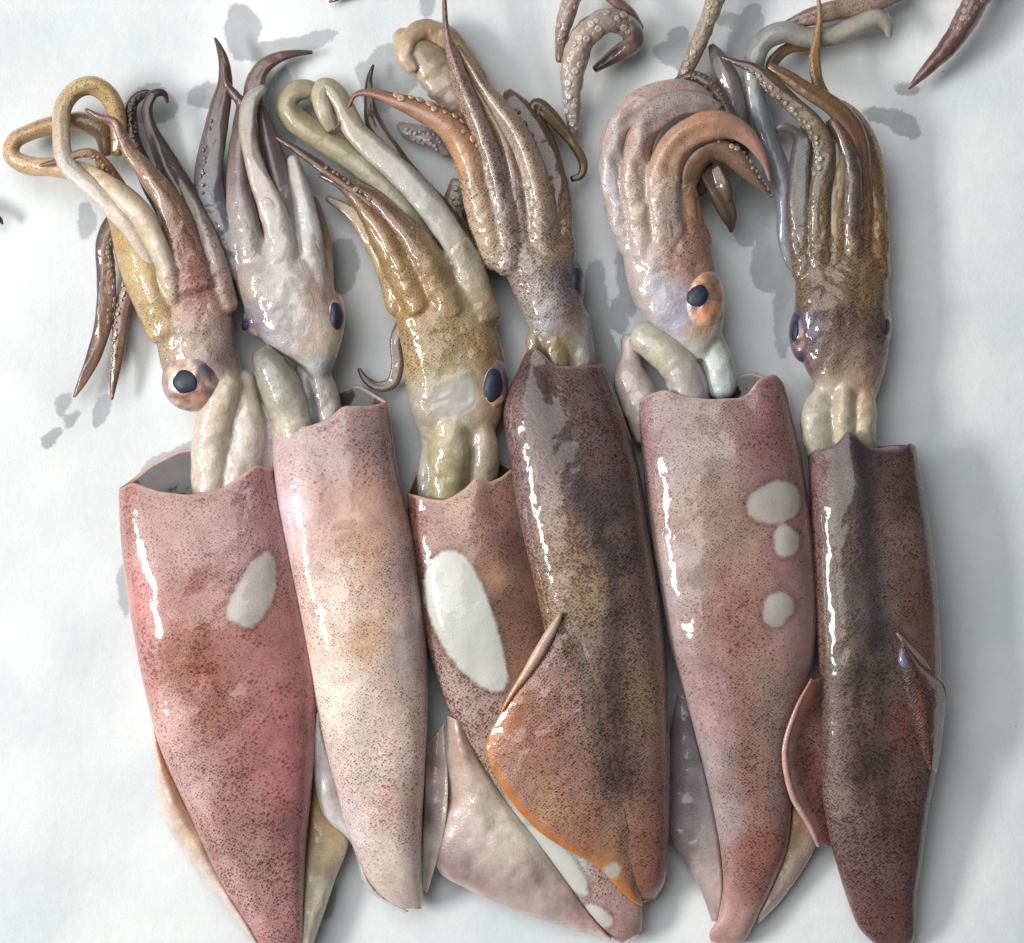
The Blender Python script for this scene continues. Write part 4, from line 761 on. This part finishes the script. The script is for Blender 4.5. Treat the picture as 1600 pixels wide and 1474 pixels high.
    arm([(822, 415, 52, 22), (814, 350, 58, 17), (808, 300, 62, 15), (798, 250, 64, 13), (785, 212, 64, 11), (765, 175, 62, 9), (745, 140, 60, 6), (728, 108, 60, 4)], [(170, 150, 140), (165, 142, 128), (150, 128, 122), (185, 150, 110), (150, 105, 70)], core=.35, dens=(.6, .2), side=(185, 140, 85))
    arm([(846, 415, 52, 27), (845, 350, 58, 23), (838, 295, 62, 20), (824, 245, 66, 18), (805, 205, 68, 17), (782, 172, 66, 14), (758, 140, 64, 11), (735, 105, 62, 8), (715, 72, 60, 4)], [(182, 160, 140), (185, 160, 138), (188, 165, 145), (172, 150, 132), (150, 125, 105)], core=.3, dens=(.6, .1), side=(175, 130, 85), keel=.1)
    arm([(872, 420, 42, 24), (874, 355, 42, 19), (870, 300, 40, 17), (858, 250, 36, 17), (842, 212, 32, 17), (822, 182, 28, 16), (802, 158, 26, 13), (794, 145, 24, 8)], [(160, 130, 105), (145, 112, 82), (108, 82, 66), (95, 72, 58), (120, 98, 76)], core=.35, dens=(.5, .1), suck=(30, .72, 1, 9, (160, 145, 125)))
    arm([(845, 235, 22, 13), (840, 195, 26, 14), (838, 165, 30, 13), (858, 178, 32, 12), (880, 203, 30, 9.5), (900, 230, 28, 8), (912, 256, 26, 7), (908, 274, 24, 6), (894, 280, 22, 5)], [(85, 65, 52), (95, 78, 62), (105, 82, 52), (112, 82, 50), (85, 52, 35)], core=0, dens=(.25, .0), suck=(90, .12, .3, 8, (135, 120, 100)))
    arm([(780, 270, 22, 18), (755, 215, 26, 24), (722, 165, 28, 27), (690, 125, 30, 28), (662, 92, 32, 26), (638, 68, 30, 19), (622, 55, 26, 12)], [(140, 110, 80), (165, 150, 128), (178, 165, 145), (182, 165, 135), (195, 175, 145)], name='tentacle', core=0, dens=(.03, .0), wob=1.4)
    arm([(765, 165, 16, 12), (735, 105, 20, 14), (700, 62, 24, 16), (665, 48, 30, 15), (640, 60, 44, 13), (632, 85, 50, 12), (645, 108, 48, 10)], [(160, 135, 100), (175, 150, 115), (188, 160, 125), (205, 185, 160)], name='tentacle', core=0, dens=(.03, .05), wob=1.4)
    arm([(770, 340, 22, 20), (735, 380, 20, 18), (712, 365, 22, 17), (708, 325, 22, 16), (716, 285, 22, 12)], [(110, 90, 72), (140, 125, 108), (150, 138, 122)], core=0, dens=(.05, .0), suck=(120, .3, 1, 10, (165, 155, 142)))
    arm([(700, 240, 10, 10), (678, 222, 12, 13), (655, 212, 13, 14), (636, 205, 12, 12), (624, 196, 10, 7)], [(160, 145, 145), (188, 178, 184), (178, 165, 170)], core=0, dens=(.0, .05), wob=1.5, suck=(90, .2, .9, 7, (195, 185, 190)))
    NECKQ.extend([([(870, 530, 56, 16), (872, 555, 54, 20), (875, 600, 44, 22)], [(150, 135, 100), (130, 115, 70), (110, 95, 60)]),
             ([(908, 525, 50, 15), (910, 555, 50, 18), (908, 600, 42, 20)], [(160, 162, 158), (140, 142, 128), (120, 110, 80)]),
             ([(838, 512, 50, 9), (834, 535, 52, 12), (845, 565, 46, 14)], [(170, 160, 130), (120, 100, 70)])])
    flush(q, [(846, 590, 930, 588, 50, 14), (838, 550, 930, 552, 58, 10), (828, 520, 926, 522, 68, 6), (812, 482, 914, 482, 78), (796, 445, 904, 442, 84), (776, 408, 898, 405, 84), (768, 375, 895, 372, 72)], H, bumps=2.4, fat=1.15)
    eye(q, 896, 445, 34, 18, 42, 28, [(0, -.5, (80, 80, 105)), (0, .2, (60, 60, 85)), (.3, .7, (150, 110, 95)), (-.5, 0, (120, 108, 118))], (.2, -.2, 8, 20, .1), label='dark eye turned to the right')
    return q
squid_orange()

# ================================================================== squid 5
def squid_curl():
    q = thing('squid', 1140, 1050, 'pinkish grey squid with three round bare spots and arms curled over right', 'squid', GROUP)
    F = Field([(1015, 700, (165, 130, 138), .6, .5), (1100, 690, (180, 158, 145), .5, .4), (1200, 670, (155, 112, 112), .5, .7), (1100, 800, (178, 152, 138), .5, .5), (1050, 900, (182, 158, 155), .4, .4), (1150, 850, (180, 150, 135), .5, .6), (1245, 1000, (182, 142, 138), .2, .5), (1150, 950, (172, 135, 125), .5, .7),
               (1075, 1050, (170, 136, 132), .4, .6), (1180, 1060, (172, 145, 130), .5, .5), (1130, 1120, (185, 148, 150), .4, .5), (1210, 1140, (162, 138, 128), .6, .3), (1170, 1220, (168, 136, 128), .6, .5), (1185, 1330, (165, 112, 98), .5, .8), (1140, 1280, (185, 165, 168), .4, .4), (1150, 1450, (200, 160, 150), .1, .3), (1240, 850, (172, 128, 128), .3, .5), (1255, 760, (160, 120, 125), .4, .5), (1100, 1180, (184, 165, 164), .4, .4)], .5, .5, strips=[([(1140, 900), (1160, 1080), (1180, 1260), (1175, 1400)], 22, (160, 108, 88), .5, .2), ([(1030, 860), (1075, 1090), (1120, 1290)], 12, (192, 180, 182), .5, -.2)])
    m = mantle(q, [(998, 640, 1230, 625, 86), (1006, 740, 1252, 715, 106), (1018, 840, 1268, 820, 114), (1034, 935, 1276, 930, 116), (1048, 1015, 1273, 1020, 112), (1070, 1090, 1254, 1095, 104), (1093, 1175, 1238, 1175, 92), (1112, 1255, 1237, 1250, 80), (1125, 1325, 1230, 1325, 66), (1130, 1385, 1207, 1385, 52), (1124, 1430, 1184, 1432, 40), (1108, 1458, 1166, 1466, 28), (1112, 1474, 1150, 1480, 12)],
               [(-1, -15), (-.75, -24), (-.58, -27), (-.4, -15), (0, -8), (.4, -6), (.52, -14), (.66, -34), (.9, -40), (1, -25)], [(-1, -15), (-.5, -25), (.2, -40), (.6, -46), (1, -25)], F,
               peel=[blob(1210, 786, 41, 34, -.2, wob=.06, seed=2), blob(1228, 846, 19, 27, .2, wob=.1, seed=1), blob(1215, 952, 24, 27, .3, wob=.08, seed=4)], seed=13, inner=(70, 50, 50))
    sheet('fin', q, [(1072, 1090, 30), (1095, 1175, 30), (1114, 1255, 28), (1126, 1325, 26), (1130, 1385, 22), (1122, 1440, 16)],
          [(1058, 1085, 24), (1046, 1160, 18), (1043, 1290, 14), (1068, 1345, 16), (1095, 1392, 14), (1112, 1440, 12)],
          Field([(1070, 1150, (140, 132, 138)), (1070, 1250, (152, 145, 150)), (1080, 1330, (170, 158, 158)), (1105, 1390, (205, 186, 178)), (1055, 1300, (160, 152, 156))], .0, .0), th=6, ripple=1.5, bulge=4, edge=(165, 150, 158), edge_w=.2, label='grey translucent left fin')
    sheet('fin', q, [(1236, 1190, 30), (1237, 1255, 30), (1228, 1325, 28), (1207, 1385, 24), (1184, 1432, 18)], [(1244, 1188, 26), (1270, 1262, 26), (1276, 1318, 22), (1228, 1398, 12), (1186, 1444, 8)],
          Field([(1250, 1260, (205, 175, 150)), (1255, 1320, (205, 180, 155)), (1225, 1370, (200, 180, 155)), (1240, 1300, (190, 150, 105)), (1200, 1420, (205, 190, 175))], .0, .0), th=7, bulge=5, edge=(205, 178, 172), edge_w=.25, label='cream right fin')
    H = Field([(1000, 400, (200, 185, 180), .3, .3), (1060, 400, (190, 150, 135), .5, .7), (1100, 400, (175, 135, 110), .5, .4), (1030, 460, (195, 195, 205), .1, .1), (1060, 500, (180, 180, 200), .1, .1), (1095, 520, (215, 170, 140), .0, .2), (1000, 470, (190, 175, 160), .15, .1), (1080, 370, (180, 140, 120), .5, .5), (1115, 430, (170, 130, 100), .2, .2), (1020, 340, (205, 185, 170), .4, .3), (1095, 545, (190, 205, 200), 0, 0)], .3, .3)
    arm([(992, 390, 46, 22), (974, 340, 50, 24), (962, 285, 52, 22), (958, 238, 52, 20), (968, 198, 52, 19), (990, 168, 52, 18), (1020, 150, 50, 17), (1055, 140, 46, 15), (1085, 142, 42, 12), (1110, 154, 38, 7)], [(195, 190, 195), (190, 185, 190), (198, 180, 176), (195, 172, 165), (175, 155, 150)], core=.35, dens=(.35, .3), stripe=(15, .5, (210, 185, 160)))
    arm([(1012, 400, 56, 24), (1002, 340, 64, 23), (994, 285, 66, 22), (994, 240, 66, 20), (1006, 202, 66, 19), (1030, 174, 64, 18), (1062, 160, 60, 16), (1095, 160, 54, 13), (1122, 168, 48, 8)], [(205, 188, 175), (205, 182, 165), (200, 176, 165), (185, 170, 168), (178, 165, 162)], core=.35, dens=(.45, .35), side=(190, 160, 130))
    arm([(1046, 400, 58, 25), (1040, 345, 66, 24), (1034, 300, 70, 24), (1038, 262, 72, 23), (1054, 228, 74, 22), (1082, 205, 76, 21), (1118, 194, 74, 20), (1152, 202, 70, 15), (1178, 224, 66, 10), (1194, 252, 60, 6), (1203, 282, 56, 2.5)], [(195, 172, 162), (200, 180, 168), (205, 168, 135), (200, 152, 118), (192, 150, 135), (165, 125, 122)], core=.3, dens=(.55, .4), dens_tip=(.2, .2))
    arm([(1078, 400, 46, 22), (1074, 345, 52, 20), (1070, 305, 56, 17), (1074, 272, 60, 15), (1088, 246, 62, 15), (1112, 230, 62, 15), (1140, 238, 60, 14), (1164, 260, 56, 12), (1184, 284, 50, 8), (1206, 308, 44, 2.5)], [(185, 145, 120), (190, 145, 105), (150, 112, 82), (140, 112, 92), (125, 100, 86)], core=.3, dens=(.4, .1), suck=(15, .5, 1, 9, (205, 198, 185)))
    arm([(1092, 300, 30, 12), (1096, 262, 38, 14), (1112, 282, 38, 16), (1126, 308, 36, 16), (1137, 334, 30, 13), (1142, 352, 22, 7), (1142, 362, 18, 3)], [(90, 62, 45), (110, 88, 72), (110, 90, 78), (85, 72, 68)], core=0, dens=(.3, .05))
    arm([(1120, 262, 46, 10), (1130, 285, 46, 12), (1136, 305, 42, 10), (1138, 318, 36, 6)], [(100, 80, 64), (115, 92, 72)], core=0, dens=(.4, .05))
    arm([(1135, 225, 20, 14), (1140, 190, 24, 14), (1125, 155, 26, 12), (1100, 128, 26, 12), (1078, 120, 22, 10), (1056, 130, 20, 7)], [(95, 75, 68), (115, 95, 85), (100, 78, 70)], core=0, dens=(.2, .05), suck=(90, .4, .9, 7, (150, 135, 125)))
    NECKQ.extend([([(985, 560, 22, 14), (985, 590, 26, 24), (1000, 630, 28, 28), (1020, 680, 28, 26)], [(190, 182, 170), (200, 190, 180), (185, 172, 160)]),
             ([(1108, 530, 40, 20), (1120, 562, 46, 22), (1128, 592, 46, 22), (1126, 612, 42, 20)], [(185, 180, 150), (180, 182, 158), (195, 212, 205), (205, 220, 212)])])
    flush(q, [(1076, 562, 1112, 562, 24, 38), (1052, 540, 1120, 545, 44, 28), (1012, 502, 1130, 510, 66, 14), (988, 468, 1132, 474, 82, 4), (978, 430, 1124, 436, 88), (972, 390, 1114, 396, 86), (970, 355, 1108, 360, 76)], H, bumps=3.0, fat=1.15, ridge=.4)
    eye(q, 1094, 468, 58, 38, 53, 32, [(-.5, -.6, (205, 160, 130)), (0, -.6, (215, 165, 125)), (.5, -.5, (150, 110, 90)), (-.7, .1, (185, 175, 205)), (-.4, .6, (215, 180, 165)), (.1, .8, (225, 170, 135)), (.6, .4, (215, 155, 115)), (.2, .4, (205, 140, 100)), (0, 0, (120, 95, 100)), (.9, 0, (170, 140, 110)), (-.4, -.1, (160, 130, 150))], (-.12, -.10, 17, 20, .75), rot=0, rim=(205, 175, 165), label='copper eye with a diamond pupil')
    tube('funnel', q, [(1000, 524, 44, 25), (1028, 540, 48, 30), (1056, 566, 50, 31), (1074, 602, 48, 32), (1080, 650, 42, 34)], [(200, 198, 180), (200, 195, 175), (195, 185, 185), (190, 185, 185)], dens=(.2, .05), mat=M_FLESH, wob=.5, label='cream funnel folded to the left')
    return q
squid_curl()

# ================================================================== squid 6
def squid_dark():
    q = thing('squid', 1370, 1080, 'darkest squid at the far right, black stripe down its back and upright brown arms', 'squid', GROUP)
    F = Field([(1280, 750, (140, 108, 108), .9, .6), (1315, 740, (90, 70, 66), 1, .5), (1350, 780, (56, 58, 66), .8, .2), (1400, 760, (100, 78, 72), .8, .5), (1430, 850, (135, 108, 98), .7, .5), (1315, 850, (118, 96, 84), 1, .5), (1370, 900, (80, 76, 80), .7, .4), (1440, 950, (125, 90, 76), .6, .5), (1320, 1000, (125, 104, 82), 1, .3), (1380, 1050, (92, 82, 76), .9, .3), (1455, 1000, (140, 102, 92), .5, .6),
               (1315, 1150, (120, 96, 92), 1, .5), (1430, 1130, (118, 76, 64), .8, .5), (1360, 1200, (98, 82, 70), 1, .3), (1325, 1250, (140, 114, 106), .9, .4), (1400, 1300, (100, 78, 72), 1, .5), (1445, 1250, (122, 90, 86), .8, .5), (1350, 1350, (126, 98, 98), .9, .4), (1385, 1430, (120, 82, 78), .6, .4), (1370, 980, (70, 68, 72), .7, .2), (1350, 700, (60, 55, 65), .8, .2)], .9, .5, strips=[([(1335, 675), (1352, 760), (1362, 900), (1366, 1010)], 17, (34, 36, 46), .85, .1), ([(1310, 720), (1325, 860), (1340, 1000), (1345, 1250)], 14, (60, 48, 44), .6, .3), ([(1385, 780), (1400, 960)], 14, (120, 98, 84), .5, 0), ([(1372, 1050), (1385, 1300)], 16, (64, 52, 48), .6, .2), ([(1272, 740), (1280, 1060)], 7, (150, 112, 118), .5, 0)])
    m = mantle(q, [(1262, 712, 1432, 705, 84), (1266, 800, 1449, 795, 104), (1270, 900, 1462, 890, 110), (1276, 1000, 1469, 985, 110), (1280, 1085, 1471, 1075, 106), (1281, 1180, 1468, 1175, 96), (1286, 1265, 1452, 1262, 84), (1305, 1345, 1441, 1342, 68), (1325, 1410, 1432, 1405, 52), (1342, 1450, 1431, 1445, 40), (1368, 1476, 1427, 1470, 24), (1385, 1486, 1415, 1484, 10)],
               [(-1, -4), (-.5, -12), (-.3, -26), (-.2, -40), (-.08, -26), (.1, -8), (.4, -2), (.75, -4), (.92, -12), (1, -8)], [(-1, -4), (0, -10), (1, -8)], F, seed=17, lumps=.6, inner=(80, 70, 62), edge=(135, 110, 120),
               peel=[])
    A = [(1406, 1002), (1408, 1050), (1418, 1100), (1432, 1150), (1448, 1200)]
    sheet('fin', q, [(x, y, top_z(m, x, y) + 3.0) for x, y in A], [(1412, 998, 112), (1440, 1036, 92), (1475, 1078, 70), (1474, 1140, 62), (1464, 1208, 58)],
          F, th=4, bulge=8, power=3.0, sink=3, feather=.5, ripple=1.5, edge=(120, 84, 74), edge_w=.07, N=110, Mc=40, label='red brown right fin')
    tube('fin_lip', q, [(1402, 990, 112, 2.5), (1416, 1006, 110, 4), (1436, 1028, 100, 4.5), (1456, 1052, 82, 4), (1474, 1074, 64, 4), (1477, 1092, 56, 2)], [(150, 125, 115), (165, 135, 120), (175, 140, 125), (150, 100, 85)], dens=(.1, .1), mat=M_FIN)
    tube('fin_fold', q, [(1410, 1012, 110, 5), (1412, 1035, 112, 8), (1428, 1044, 106, 5)], [(95, 85, 105), (140, 145, 170), (95, 80, 100)], dens=(.1, 0), mat=M_FLESH, wob=1.4)
    sheet('fin', q, [(1283, 1060, 62), (1293, 1120, 58), (1295, 1180, 54), (1298, 1240, 44), (1304, 1285, 34), (1310, 1325, 24)], [(1267, 1064, 92), (1241, 1115, 92), (1224, 1175, 86), (1236, 1240, 78), (1263, 1287, 62), (1277, 1320, 46)],
          Field([(1260, 1110, (138, 88, 72)), (1245, 1180, (145, 92, 76)), (1260, 1240, (160, 108, 92)), (1275, 1150, (165, 120, 110))], .6, .7), th=6, bulge=-5, edge=(205, 170, 165), edge_w=.22, label='red brown left fin with a pale rim')
    tube('fin_lip', q, [(1268, 1062, 94, 2.5), (1243, 1112, 95, 4), (1226, 1174, 89, 4.5), (1237, 1240, 81, 5), (1264, 1288, 65, 5), (1279, 1322, 48, 3)], [(160, 115, 100), (205, 165, 158), (215, 178, 170), (205, 165, 160)], dens=(0, .05), mat=M_FIN)
    H = Field([(1310, 460, (140, 112, 82), .9, .1), (1270, 450, (125, 100, 75), .8, .1), (1360, 440, (150, 118, 78), .7, .1), (1320, 500, (110, 88, 75), 1, .3), (1350, 540, (150, 128, 115), .6, .4), (1300, 560, (140, 112, 92), .8, .4), (1340, 590, (185, 155, 135), .4, .3), (1370, 520, (100, 86, 76), .9, .2), (1260, 520, (60, 62, 95), .3, .0), (1265, 560, (120, 90, 95), .4, .2), (1320, 400, (135, 110, 82), .9, .1), (1370, 380, (150, 115, 70), .8, .1), (1300, 610, (195, 185, 165), .1, .2), (1350, 620, (190, 150, 110), .2, .2), (1378, 580, (165, 130, 125), .3, .3)], .8, .2)
    arm([(1262, 430, 46, 20), (1254, 370, 50, 19), (1251, 310, 52, 18), (1252, 260, 50, 16), (1258, 220, 48, 14), (1264, 192, 42, 8)], [(128, 104, 80), (112, 100, 88), (98, 94, 94), (85, 84, 92)], core=.35, dens=(.6, .0))
    arm([(1288, 430, 56, 18), (1282, 370, 62, 17), (1282, 310, 66, 16), (1288, 262, 70, 15), (1288, 225, 74, 14), (1270, 192, 76, 13), (1238, 162, 74, 12), (1205, 130, 70, 11), (1180, 108, 64, 8), (1152, 98, 58, 5), (1126, 88, 50, 2)], [(132, 108, 78), (125, 105, 80), (120, 102, 84), (128, 106, 78), (112, 84, 60), (60, 52, 52)], core=.3, dens=(.6, .0), suck=(20, .36, .9, 11, (180, 176, 168)), side=(155, 130, 90), side_w=.5)
    arm([(1312, 430, 56, 16), (1308, 370, 62, 13), (1309, 310, 64, 12), (1312, 262, 66, 11), (1312, 225, 66, 9)], [(150, 125, 85), (158, 135, 98), (150, 128, 95), (135, 115, 92)], core=.35, dens=(.2, .0))
    arm([(1335, 430, 54, 18), (1332, 370, 60, 16), (1332, 310, 64, 16), (1330, 260, 66, 15), (1322, 222, 66, 14), (1302, 190, 66, 12)], [(138, 108, 78), (125, 102, 82), (118, 98, 86), (112, 92, 80), (120, 95, 80)], core=.35, dens=(.7, .0), side=(140, 95, 55))
    arm([(1352, 430, 50, 14), (1350, 370, 56, 12), (1350, 310, 58, 12), (1346, 255, 58, 13), (1338, 215, 60, 14), (1320, 185, 64, 14), (1292, 160, 68, 13), (1258, 140, 70, 11), (1225, 117, 68, 9), (1202, 104, 66, 5)], [(150, 105, 60), (135, 90, 52), (125, 88, 60), (122, 88, 62), (132, 100, 66), (120, 86, 56)], core=.25, dens=(.4, .1))
    arm([(1372, 430, 44, 18), (1371, 370, 46, 16), (1369, 310, 46, 14), (1364, 262, 46, 14), (1352, 222, 46, 14), (1334, 190, 46, 13), (1310, 166, 46, 10)], [(152, 118, 72), (160, 128, 85), (140, 105, 65), (125, 92, 58), (110, 80, 52)], core=.3, dens=(.7, .0), stripe=(165, .5, (185, 160, 125)))
    arm([(1310, 175, 40, 8), (1292, 155, 46, 9), (1278, 130, 48, 9), (1273, 95, 48, 9), (1277, 60, 48, 6.5), (1281, 28, 50, 4.5), (1278, -10, 48, 3)], [(120, 85, 50), (150, 112, 68), (165, 125, 80), (160, 138, 118)], core=0, dens=(.5, .0), suck=(20, .3, .7, 6, (185, 150, 105)))
    arm([(1248, 425, 14, 8), (1236, 405, 16, 10), (1228, 365, 20, 12), (1228, 310, 22, 14), (1221, 268, 24, 14), (1205, 225, 26, 13), (1190, 180, 28, 14), (1180, 132, 30, 14), (1180, 92, 32, 15), (1195, 64, 34, 15), (1225, 50, 36, 15), (1262, 58, 34, 14), (1300, 56, 32, 14), (1340, 40, 30, 14), (1370, 28, 28, 14), (1386, 38, 26, 11), (1390, 56, 22, 5)], [(130, 135, 145), (125, 132, 145), (128, 134, 140), (148, 152, 152), (165, 162, 152), (185, 178, 165)], name='tentacle', core=0, dens=(.0, .0), side=(120, 100, 75), side_w=.4)
    arm([(1300, 60, 14, 8), (1262, 70, 16, 9), (1230, 76, 18, 9), (1208, 96, 18, 9), (1200, 120, 16, 6)], [(135, 105, 72), (125, 96, 62), (110, 85, 58)], core=0, dens=(.1, .0))
    arm([(1225, 40, 12, 6), (1262, 28, 18, 13), (1310, 14, 20, 16), (1360, 4, 20, 16), (1420, -20, 18, 14)], [(120, 90, 68), (165, 142, 125), (168, 145, 132)], core=0, dens=(.5, .1), side=(110, 78, 52))
    arm([(1162, 250, 12, 8), (1160, 205, 14, 14), (1150, 160, 17, 18), (1137, 120, 18, 19), (1122, 90, 16, 13), (1112, 72, 12, 6)], [(80, 75, 78), (100, 95, 98), (120, 112, 112), (95, 90, 92)], core=0, dens=(.05, .0))
    arm([(1260, 230, 20, 10), (1240, 205, 22, 8), (1222, 198, 24, 7), (1212, 205, 20, 5)], [(110, 100, 95), (165, 158, 152)], core=0, dens=(0, 0))
    NECKQ.extend([([(1290, 612, 46, 16), (1281, 640, 50, 24), (1279, 668, 50, 26), (1290, 715, 42, 24)], [(195, 180, 160), (190, 190, 170), (190, 192, 165), (175, 180, 150)]),
             ([(1320, 592, 64, 10), (1319, 625, 66, 14), (1318, 655, 62, 17), (1322, 705, 50, 18)], [(200, 180, 155), (205, 190, 155), (205, 200, 165), (180, 180, 150)]),
             ([(1350, 605, 56, 12), (1352, 640, 58, 16), (1350, 668, 54, 17), (1350, 715, 46, 18)], [(190, 150, 110), (205, 180, 145), (200, 195, 160), (180, 178, 150)])])
    flush(q, [(1285, 640, 1362, 640, 50, 14), (1278, 612, 1374, 608, 64, 8), (1256, 572, 1386, 566, 76, 4), (1240, 520, 1391, 515, 86), (1242, 465, 1389, 462, 86), (1243, 420, 1388, 418, 78), (1245, 385, 1386, 382, 68)], H, bumps=3.6, fat=1.15)
    eye(q, 1257, 522, 44, 25, 46, 28, [(-.6, 0, (40, 45, 80)), (-.2, -.5, (60, 62, 100)), (0, .2, (175, 135, 110)), (-.1, 0, (150, 115, 100)), (.4, 0, (55, 55, 85)), (.3, .7, (150, 105, 100)), (-.3, .8, (80, 70, 105)), (0, -.9, (70, 72, 110))], (-.6, -.1, 6, 18, .1), label='dark blue left eye with a copper streak')
    eye(q, 1380, 508, 36, 14, 36, 28, [(.2, -.4, (150, 130, 130)), (.2, .3, (70, 70, 95)), (-.4, 0, (110, 90, 85)), (.4, .8, (185, 150, 140))], (.4, .1, 5, 14, .1), label='right eye seen edge on')
    return q
squid_dark()

# ================================================================== arms of the next row, reaching in at the top edge
def cut_arm(x, y, label, group='squid beyond the edge with only arm ends in view'):
    return thing('squid', x, y, label, 'squid', group)
a = cut_arm(900, 60, 'squid of which only a pale sucker lined looped arm shows, above the dark purple squid')
tube('arm', a, [(897, 232, 12, 5), (896, 200, 18, 9), (894, 150, 32, 15), (896, 105, 44, 19), (910, 62, 52, 21), (938, 36, 52, 20), (968, 34, 44, 19), (988, 52, 34, 17), (985, 72, 24, 15), (960, 88, 14, 12), (930, 108, 9, 6)], [(150, 135, 132), (172, 158, 152), (190, 172, 158), (178, 158, 148), (120, 92, 88), (75, 50, 50)], dens=(.05, .1), suck=(80, .08, .74, 12, (192, 178, 166)), wob=1.4, stripe=(-10, .5, (110, 72, 60)))
tube('arm', a, [(905, -30, 34, 15), (888, 15, 34, 14), (878, 55, 28, 11), (874, 95, 18, 6)], [(165, 145, 135), (170, 150, 140), (120, 90, 78)], dens=(.1, .2), suck=(90, .1, .8, 9, (185, 170, 160)), wob=1.4)
tube('arm', a, [(940, -20, 34, 12), (962, 2, 38, 10), (985, 22, 34, 9), (1000, 45, 26, 7)], [(120, 90, 78), (140, 110, 98), (110, 80, 72)], dens=(.2, .2))
a = cut_arm(1095, 60, 'squid of which only a tan arm with a ladder of suckers shows at the top')
tube('arm', a, [(1130, -35, 22, 15), (1112, 15, 24, 14), (1096, 58, 22, 13), (1080, 95, 18, 12), (1066, 122, 14, 9), (1056, 140, 8, 3)], [(165, 145, 130), (172, 152, 134), (160, 142, 126), (120, 100, 90)], dens=(.1, .1), suck=(95, .1, .85, 12, (178, 162, 142)), stripe=(0, .7, (110, 80, 72)), wob=1.2)
a = cut_arm(1480, 70, 'squid of which only a pointed purple brown arm shows, top right corner')
tube('arm', a, [(1562, -60, 26, 21), (1528, -5, 26, 20), (1505, 38, 24, 18), (1480, 75, 20, 15), (1452, 105, 14, 10), (1432, 126, 9, 6), (1420, 139, 5, 2)], [(150, 130, 120), (140, 112, 105), (112, 80, 80), (105, 70, 64), (120, 85, 68)], dens=(.25, .1), suck=(100, .05, .52, 11, (168, 148, 138)), wob=1.0)
a = cut_arm(0, 335, 'squid of which only a small dark arm tip shows at the left edge')
tube('arm', a, [(-50, 320, 12, 10), (-20, 332, 11, 8), (-2, 342, 7, 5), (4, 350, 4, 2)], [(90, 75, 70), (75, 62, 58)], dens=(.2, .1))
a = cut_arm(530, -8, 'squid of which only a tiny dark arm tip shows at the top edge')
tube('arm', a, [(560, -40, 12, 9), (545, -18, 10, 7), (530, -4, 7, 5), (515, 3, 4, 2)], [(100, 70, 80), (90, 62, 72)], dens=(.2, .1))
